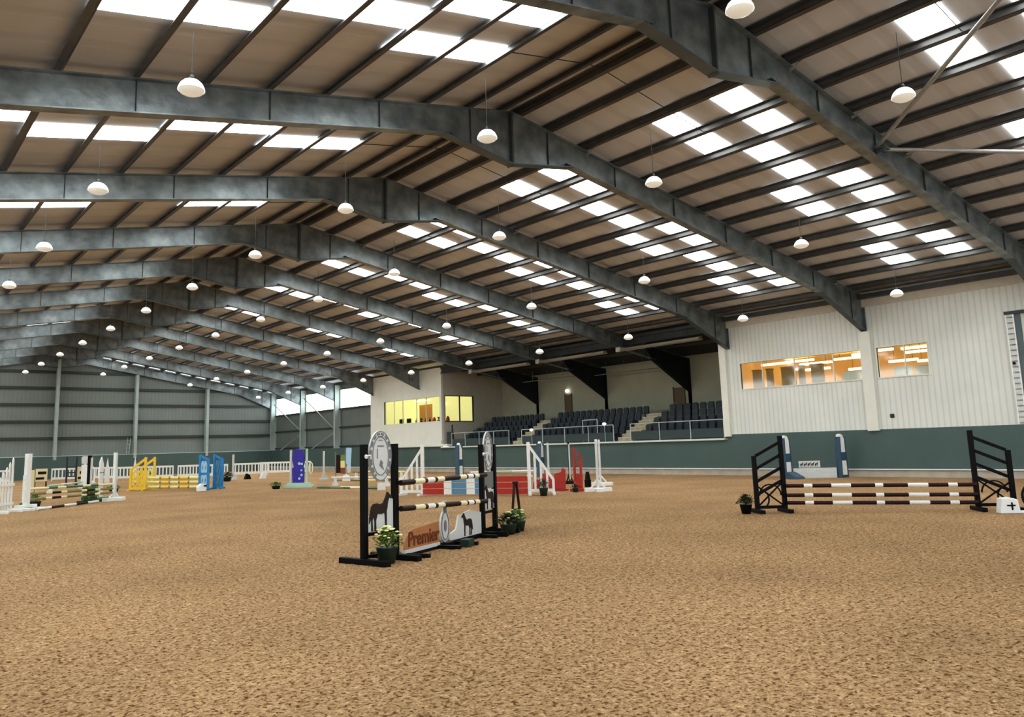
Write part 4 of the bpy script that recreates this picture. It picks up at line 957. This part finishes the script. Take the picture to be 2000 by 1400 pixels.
mb = MB(); mb.box(-.26, .0, -.012, .012, .45, 1.5, M['brown']); mb.box(.0, .26, -.012, .012, .40, .75, mat('rust_print', (.25, .06, .03), .5)); mb.box(.0, .26, -.012, .012, .75, 1.15, M['paleyellow']); mb.box(.0, .26, -.012, .012, 1.15, 1.5, M['leaf']); mb.build('picture_panel', None, t)
mb = MB(); mb.poly([(.32, .95), (.60, .80), (.66, 1.90), (.34, 1.92)], .02, M['ltblue']); mb.poly([(.40, .45), (.58, .45), (.62, .85), (.36, .9)], .02, M['sign']); mb.build('flag', None, t)
mb = MB(); mb.poly([(-.2, 0), (.25, 0), (.2, .3), (0, .4), (-.18, .3)], .3, M['white']); o = mb.build('white_block', None, bevel=.02); o.location = (8.3, 42.0, 0); o.rotation_euler = (0, 0, -.6); tag(o, 'small white block on the sand below the banner stand', 'block')
fence_pole((8.9, 42.2, .5), (9.9, 38.2, .5), [(2, 'olive'), (2, 'paleyellow'), (2, 'olive'), (2, 'paleyellow')], 'olive and yellow pole beside the banner stand, upper of two', rest=True)
fence_pole((8.5, 41.7, .05), (9.5, 37.7, .05), [(2, 'olive'), (2, 'paleyellow'), (2, 'olive'), (2, 'paleyellow')], 'olive and yellow pole beside the banner stand, lower of two')
mb = MB(); mb.box(-.13, .13, -.13, .13, 0, .32); o = mb.build('white_marker', M['white']); o.location = (3.93, 30.76, 0); tag(o, 'short white marker on the sand seen through the main stand', 'marker')
fence_pole((6.0, 33.9, .3), (7.4, 32.9, .3), [(1, 'green'), (1, 'creamy'), (1, 'green')], 'green and cream pole seen through the crest stand', rest=True)

# -- yellow and blue lattice jump
def lattice_wing(loc, rz, m, lab, h=1.68, w=.75, low=1.15, fill=None, ml=None):
    t = thing('jump_stand', lab, 'jump stand', (*loc, 0), rz)
    mb = MB(); mb.box(-.05, .05, -.05, .05, .05, h); mb.build('post', m, t)
    mb = MB(); mb.box(w - .05, w + .05, -.05, .05, .05, low); mb.build('post', m, t)
    mb = MB(); mb.bar((0, 0, h - .08), (w, 0, low - .08), .05, .12); mb.build('top_rail', m, t)
    mb = MB(); mb.bar((0, 0, .12), (w, 0, .12), .05, .12); mb.build('cross_rail', m, t)
    mb = MB(); mb.bar((0, 0, low * .52), (w, 0, low * .52), .05, .1); mb.build('cross_rail', m, t)
    mb = MB()
    for z0 in (.15, low * .5):
        for i in range(3):
            u0 = w * i / 3; mb.bar((u0, 0, z0), (u0 + w / 3, 0, z0 + low * .42), .03, .09); mb.bar((u0 + w / 3, 0.01, z0), (u0, .01, z0 + low * .42), .03, .07)
    mb.build('lattice', ml or m, t)
    if fill: mb = MB(); mb.box(.05, w - .05, .02, .03, .12, low - .1); mb.build('backing_panel', fill, t)
    feet(t, (0, w), m, .7); return t
G1, G2 = (-2.02, 44.2), (-.45, 40.9)
rg = ang(G1, G2)
lattice_wing((-2.26, 43.95), math.radians(142), M['yellow'], 'yellow lattice jump stand, outer one of the yellow pair', 1.70, .75, 1.15)
lattice_wing((-1.55, 44.85), math.radians(142), M['yellow'], 'yellow lattice jump stand, rear one of the yellow pair', 1.70, .7, 1.2, None, M['paleyellow'])
lattice_wing((-.55, 40.75), math.radians(-38), M['blue'], 'blue lattice jump stand facing the yellow stands', 1.76, .42, 1.55, M['blue'], M['ltblue'])
lattice_wing((.42, 41.45), math.radians(-38), M['blue'], 'second blue lattice jump stand just behind the first blue one', 1.76, .42, 1.55, M['blue'], M['plankblue'])
for z, nth in ((.62, 'topmost'), (.40, 'middle'), (.16, 'lowest')):
    fence_pole((*G1, z), (*G2, z), [(3, 'paleyellow'), (.35, 'olive'), (2, 'yellow'), (.35, 'olive'), (2, 'paleyellow'), (.35, 'olive'), (2, 'yellow'), (.35, 'olive'), (2.5, 'paleyellow')], 'yellow banded plank pole between yellow and blue stands, %s of three' % nth, 'poles of the yellow and blue jump', .075)
t = thing('white_block', 'white rounded block in front of the blue lattice stand', 'block', (-.98, 39.25, 0), 0)
mb = MB(); mb.poly([(-.2, 0), (.2, 0), (.22, .16), (.16, .34), (-.06, .38), (-.2, .22)], .3); mb.build('body', M['whitegloss'], t, bevel=.04)
mb = MB(); mb.box(.05, .2, -.19, -.17, .24, .3); mb.build('mark', M['black'], t)
plant('potted_shrub', 'low olive shrub beside the yellow lattice stand', (-3.75, 44.0, 0), .24, .4, 41, nb=0, nl=100)
plant('potted_shrub', 'dark bushy plant standing by the fence beyond the blue stands', (4.9, 51.5, 0), .28, .62, 42, 'darkleaf', 'pinkbloom', nb=8, nl=140)
post_stand((6.2, 53.9), 0, 'pale slim post stand by the fence beyond the blue stands', 1.7, 'sign', .12, .5)
post_stand((8.3, 59.3), 0, 'white slim post stand at the fence gap beyond the dark plant', 1.6, 'sign', .1, .5)
mb = MB(); mb.poly([(-.2, 0), (.2, 0), (.25, .4), (0, .46)], .3, M['white']); o = mb.build('white_block', None, bevel=.02); o.location = (8.0, 53.2, 0); tag(o, 'small white block by the fence, next to the violet stand', 'block')
mb = MB(); mb.poly([(-.25, 0), (.2, 0), (.1, .3), (-.1, .4)], .3, M['black']); o = mb.build('dark_block', None, bevel=.02); o.location = (7.2, 53.8, 0); tag(o, 'small dark block by the fence beside the white block', 'block')

# -- white jump at the left of the view
H1, H2 = (-9.46, 32.25), (-5.85, 35.35)
rh = ang(H1, H2)
def pillar_stand(loc, rz, lab, h=1.95, w=.2, m='white'):
    t = thing('jump_stand', lab, 'jump stand', (*loc, 0), rz)
    mb = MB(); mb.box(-w / 2, w / 2, -.07, .07, .08, h); mb.build('post', M[m], t, bevel=.01)
    mb = MB(); mb.box(-w * .75, -w / 2, -.05, .05, .3, h * .62); mb.build('side_board', M[m], t)
    for s in (-.32, .32):
        mb = MB(); mb.box(s - .13, s + .13, -.55, .35, 0, .10); mb.build('foot', M[m], t, bevel=.01)
    mb = MB(); mb.box(-.42, .42, -.1, .1, .10, .2); mb.build('base_rail', M[m], t, bevel=.01)
    return t
pillar_stand(H1, rh, 'thick white post stand at the near end of the olive and white poles')
post_stand(H2, rh, 'white slim post stand on broad white feet at the end of the olive poles', 1.93, 'white', .11, 1.1)
t = thing('jump_stand', 'white picket wing with rising pickets beside the thick white post', 'jump stand', (-9.95, 31.75, 0), rh + PI + .2)
for i in range(6):
    z = 1.80 - i * .16; u = .04 + i * .17; mb = MB(); mb.poly([(u, .1), (u + .09, .1), (u + .09, z - .05), (u + .045, z + .03), (u, z - .05)], .03, M['white']); mb.build('picket', None, t)
for zc in (.3, .92):
    mb = MB(); mb.bar((0, .03, zc), (1.05, .03, zc), .04, .09); mb.build('cross_rail', M['white'], t)
feet(t, (.1, .9), M['white'], .8)
post_stand((-8.95, 35.2), 0, 'dark green post stand just behind the white picket wing', 1.9, 'green', .13, .5)
t = thing('cream_panel_stand', 'narrow cream panel stand over a planter behind the white picket wing', 'jump stand', (-9.0, 34.3, 0), rh)
mb = MB(); mb.box(-.13, .13, -.02, .02, .55, 1.35); mb.build('panel', M['creamy'], t, bevel=.005)
mb = MB(); mb.box(-.15, -.12, -.03, .03, 0, 1.4); mb.box(.12, .15, -.03, .03, 0, 1.4); mb.build('frame', M['olive'], t)
plant('potted_shrub', 'green planter under the narrow cream panel', (-8.9, 33.9, 0), .2, .5, 51, nb=8, nl=110)
bo_ = [(2, 'olive'), (.8, 'creamy'), (1.2, 'brown'), (.8, 'creamy'), (2, 'olive'), (.8, 'creamy'), (1.2, 'brown'), (.8, 'creamy'), (2, 'olive')]
fence_pole((H1[0] + .1, H1[1] + .1, .73), (H2[0] - .1, H2[1] - .1, .67), [(2, 'creamy'), (1, 'green'), (1, 'creamy'), (2, 'green'), (1, 'creamy'), (1, 'green'), (2, 'creamy')], 'cream and green pole, topmost on the white post jump')
fence_pole((H1[0] + .1, H1[1] + .1, .55), (H2[0] - .1, H2[1] - .1, .5), bo_, 'olive, cream and brown pole in the middle of the white post jump')
fence_pole((H1[0] + .1, H1[1] + .1, .36), (H2[0] - .1, H2[1] - .1, .34), bo_, 'olive, cream and brown pole, lowest raised one on the white post jump')
fence_pole((-9.2, 31.7, .06), (-6.6, 34.6, .06), [(1, 'white'), (1, 'brown'), (1, 'white'), (1, 'brown'), (1, 'white')], 'white and brown pole lying on the sand before the white post jump')
post_stand((-6.35, 37.45), rh, 'dark slim post stand before the narrow white panel', 1.85, 'black', .12, .5)
t = thing('panel_stand', 'narrow tall white panel stand next to the dark slim post', 'jump stand', (-5.95, 37.15, 0), rh)
mb = MB(); mb.poly([(-.13, .1), (.13, .1), (.13, 1.45), (0, 1.78), (-.13, 1.55)], .05, M['white']); mb.build('panel', None, t, bevel=.006)
mb = MB(); mb.box(-.14, .14, -.035, -.026, .62, .66); mb.box(-.14, .14, -.035, -.026, 1.1, 1.13); mb.build('band', M['signdark'], t)
mb = MB(); mb.box(-.3, .3, -.25, .25, 0, .1); mb.build('foot', M['green'], t, bevel=.01)
t = thing('green_filler', 'dark green leafy filler gate at the end of the olive poles', 'filler board', (-6.75, 35.35, 0), rh)
mb = MB(); mb.box(-.42, .42, -.03, .03, .08, .6); mb.build('board', M['green'], t, bevel=.01)
mb = MB(); mb.box(-.5, .5, -.2, .2, 0, .08); mb.build('foot', M['pot'], t)
mb = MB(); rnd = random.Random(5)
for i in range(160):
    c = Vector((rnd.uniform(-.45, .45), -.06, rnd.uniform(.1, .68))); a = rnd.uniform(0, 6.28); L_ = .06
    mb.add([c + Vector((math.cos(a) * L_, -.02, math.sin(a) * L_)), c + Vector((-math.sin(a) * .02, -.03, math.cos(a) * .02)), c - Vector((math.cos(a) * L_, .0, math.sin(a) * L_)), c + Vector((math.sin(a) * .02, 0, -math.cos(a) * .02))], [(0, 1, 2, 3)])
mb.build('leaves', M['leaf'], t, fix=False)

# -- distant items by the gable wall
def picket(a, b, lab, h=1.0):
    L = (Vector(b) - Vector(a)).length; t = thing('picket_fence_panel', lab, 'fence panel', (*a, 0), ang(a, b), 'white picket fence panels before the gable wall')
    mb = MB(); mb.box(0, .09, -.04, .04, 0, h); mb.box(L - .09, L, -.04, .04, 0, h); mb.build('end_post', M['white'], t)
    mb = MB(); mb.box(0, L, -.035, .035, h - .14, h); mb.build('top_rail', M['white'], t)
    mb = MB(); mb.box(0, L, -.035, .035, .12, .30); mb.build('bottom_rail', M['white'], t)
    mb = MB(); n = int(L / .25)
    for i in range(1, n): mb.box(L * i / n - .045, L * i / n + .045, -.02, .02, .3, h - .12)
    mb.build('picket_row', M['white'], t)
FE = [((-7.6, 71.5), (-4.4, 71.8), 'white picket fence panel behind the thick white post'), ((-1.6, 71.8), (.95, 71.4), 'white picket fence panel behind the narrow spikes'), ((1.9, 66.4), (5.5, 64.3), 'white picket fence panel behind the yellow stands'), ((5.75, 64.1), (8.6, 61.2), 'white picket fence panel behind the blue stands'), ((9.5, 62.7), (12.2, 62.0), 'white picket fence panel between dark plant and violet stand'), ((12.6, 64.6), (15.6, 61.4), 'white picket fence panel partly behind the violet stand'), ((1.3, 70.9), (2.4, 68.5), 'short white picket fence panel behind the narrow white panel')]
for a, b, l in FE: picket(a, b, l)
t = thing('jump_stand', 'dark navy double post stand before the distant sign boards', 'jump stand', (-3.4, 57.0, 0), 0)
for u in (0, .55): mb = MB(); mb.box(u - .05, u + .05, -.05, .05, .05, 1.85); mb.build('post', M['navy'], t)
for z in (.62, .85, 1.2): mb = MB(); mb.bar((0, 0, z), (.55, 0, z), .04, .07); mb.build('rung', M['navy'], t)
feet(t, (0, .55), M['navy'], .6)
for i, (x, y, w_, z0, z1) in enumerate([(-5.0, 58.2, .8, .35, 1.15), (-2.7, 57.6, .6, .3, 1.2)]):
    t = thing('sign_board', ['cream and dark chequered sign board behind the thick white post', 'cream sign board with dark marks beside the navy posts'][i], 'sign board', (x, y, 0), .3)
    mb = MB(); mb.box(0, w_, -.02, .02, z0, z1); mb.build('board', M['creamy'], t)
    mb = MB(); mb.box(.08, w_ - .2, -.035, -.022, z0 + .12, z0 + .26); mb.box(.2, w_ - .08, -.035, -.022, z0 + .45, z0 + .62); mb.build('mark', M['brown'], t)
    mb = MB(); mb.box(.02, .08, -.03, .03, 0, z0); mb.box(w_ - .08, w_ - .02, -.03, .03, 0, z0); mb.build('leg', M['brown'], t)
tri_wing((-1.6, 60.5), -.4, 'small white triangular wing among the distant fence panels', 1.85, .6, 1.0, 3)
for i, (x, y) in enumerate([(.0, 61.2), (1.35, 59.4)]):
    mb = MB(); mb.add([(-.16, -.1, 0), (.16, -.1, 0), (.16, .1, 0), (-.16, .1, 0), (0, 0, 1.75), (-.12, -.08, .8), (.12, -.08, .8), (.12, .08, .8), (-.12, .08, .8)], [(0, 3, 2, 1), (0, 1, 6, 5), (1, 2, 7, 6), (2, 3, 8, 7), (3, 0, 5, 8), (5, 6, 4), (6, 7, 4), (7, 8, 4), (8, 5, 4)])
    o = mb.build('white_spire', M['white']); o.location = (x, y, 0); tag(o, ['slim white spire beside the small triangular wing', 'slim white spire nearer the grey-topped white panel'][i], 'jump stand')
t = thing('panel_stand', 'white panel stand with grey rounded top in front of the distant fence', 'jump stand', (-3.1, 53.2, 0), -.5)
mb = MB(); mb.box(-.25, .25, -.04, .04, .05, 1.35); mb.build('panel', M['white'], t, bevel=.01)
mb = MB(); mb.poly([(-.25, 1.4), (.25, 1.4), (.27, 1.75), (.2, 1.86), (-.2, 1.86), (-.27, 1.75)], .07, M['sign']); mb.build('rounded_head', None, t)
mb = MB(); mb.box(-.3, .3, -.2, .2, 0, .08); mb.build('foot', M['signdark'], t)
fence_pole((-6.0, 48.0, .35), (-3.4, 52.6, .35), [(2, 'mint'), (2, 'white'), (2, 'mint')], 'mint and white pole low in front of the distant triangular wing', rest=True)
post_stand((-4.5, 45.4), 0, 'slim dark grey post stand to one side of the narrow white panel', 1.85, 'signdark', .06, .5)
mb = MB()
for s in (-.12, .12): mb.tube((s, 0, 2.0), (s + .1, 0, 3.5), .02, 6)
for i in range(4): mb.tube((-.11 + .03 * i, 0, 2.2 + .35 * i), (.13 + .03 * i, 0, 2.2 + .35 * i), .015, 6)
o = mb.build('short_ladder', M['rail']); o.location = (6.0, YF - .42, 0); tag(o, 'short pale ladder standing on the gable kickboard beside a column', 'ladder')

# ------------------------------------------------------------------ light
w = D.worlds.new('daylight'); bpy.context.scene.world = w; w.use_nodes = True
bg = w.node_tree.nodes['Background']; bg.inputs[0].default_value = (.86, .93, 1, 1); bg.inputs[1].default_value = 1.6
def area(name, loc, rot, sx, sy, power, col=(1, 1, 1)):
    l = D.lights.new(name, 'AREA'); l.shape = 'RECTANGLE'; l.size = sx; l.size_y = sy; l.energy = power; l.color = col
    o = D.objects.new(name, l); COL.objects.link(o); o.location = loc; o.rotation_euler = rot; return o
sc = bpy.context.scene
sc.view_settings.view_transform = 'Standard'; sc.view_settings.look = 'Medium High Contrast'; sc.view_settings.exposure = 0.0
sc.cycles.use_denoising = True
sc.cycles.max_bounces = 6; sc.cycles.diffuse_bounces = 4; sc.cycles.glossy_bounces = 3; sc.cycles.use_adaptive_sampling = True; sc.cycles.adaptive_threshold = .03
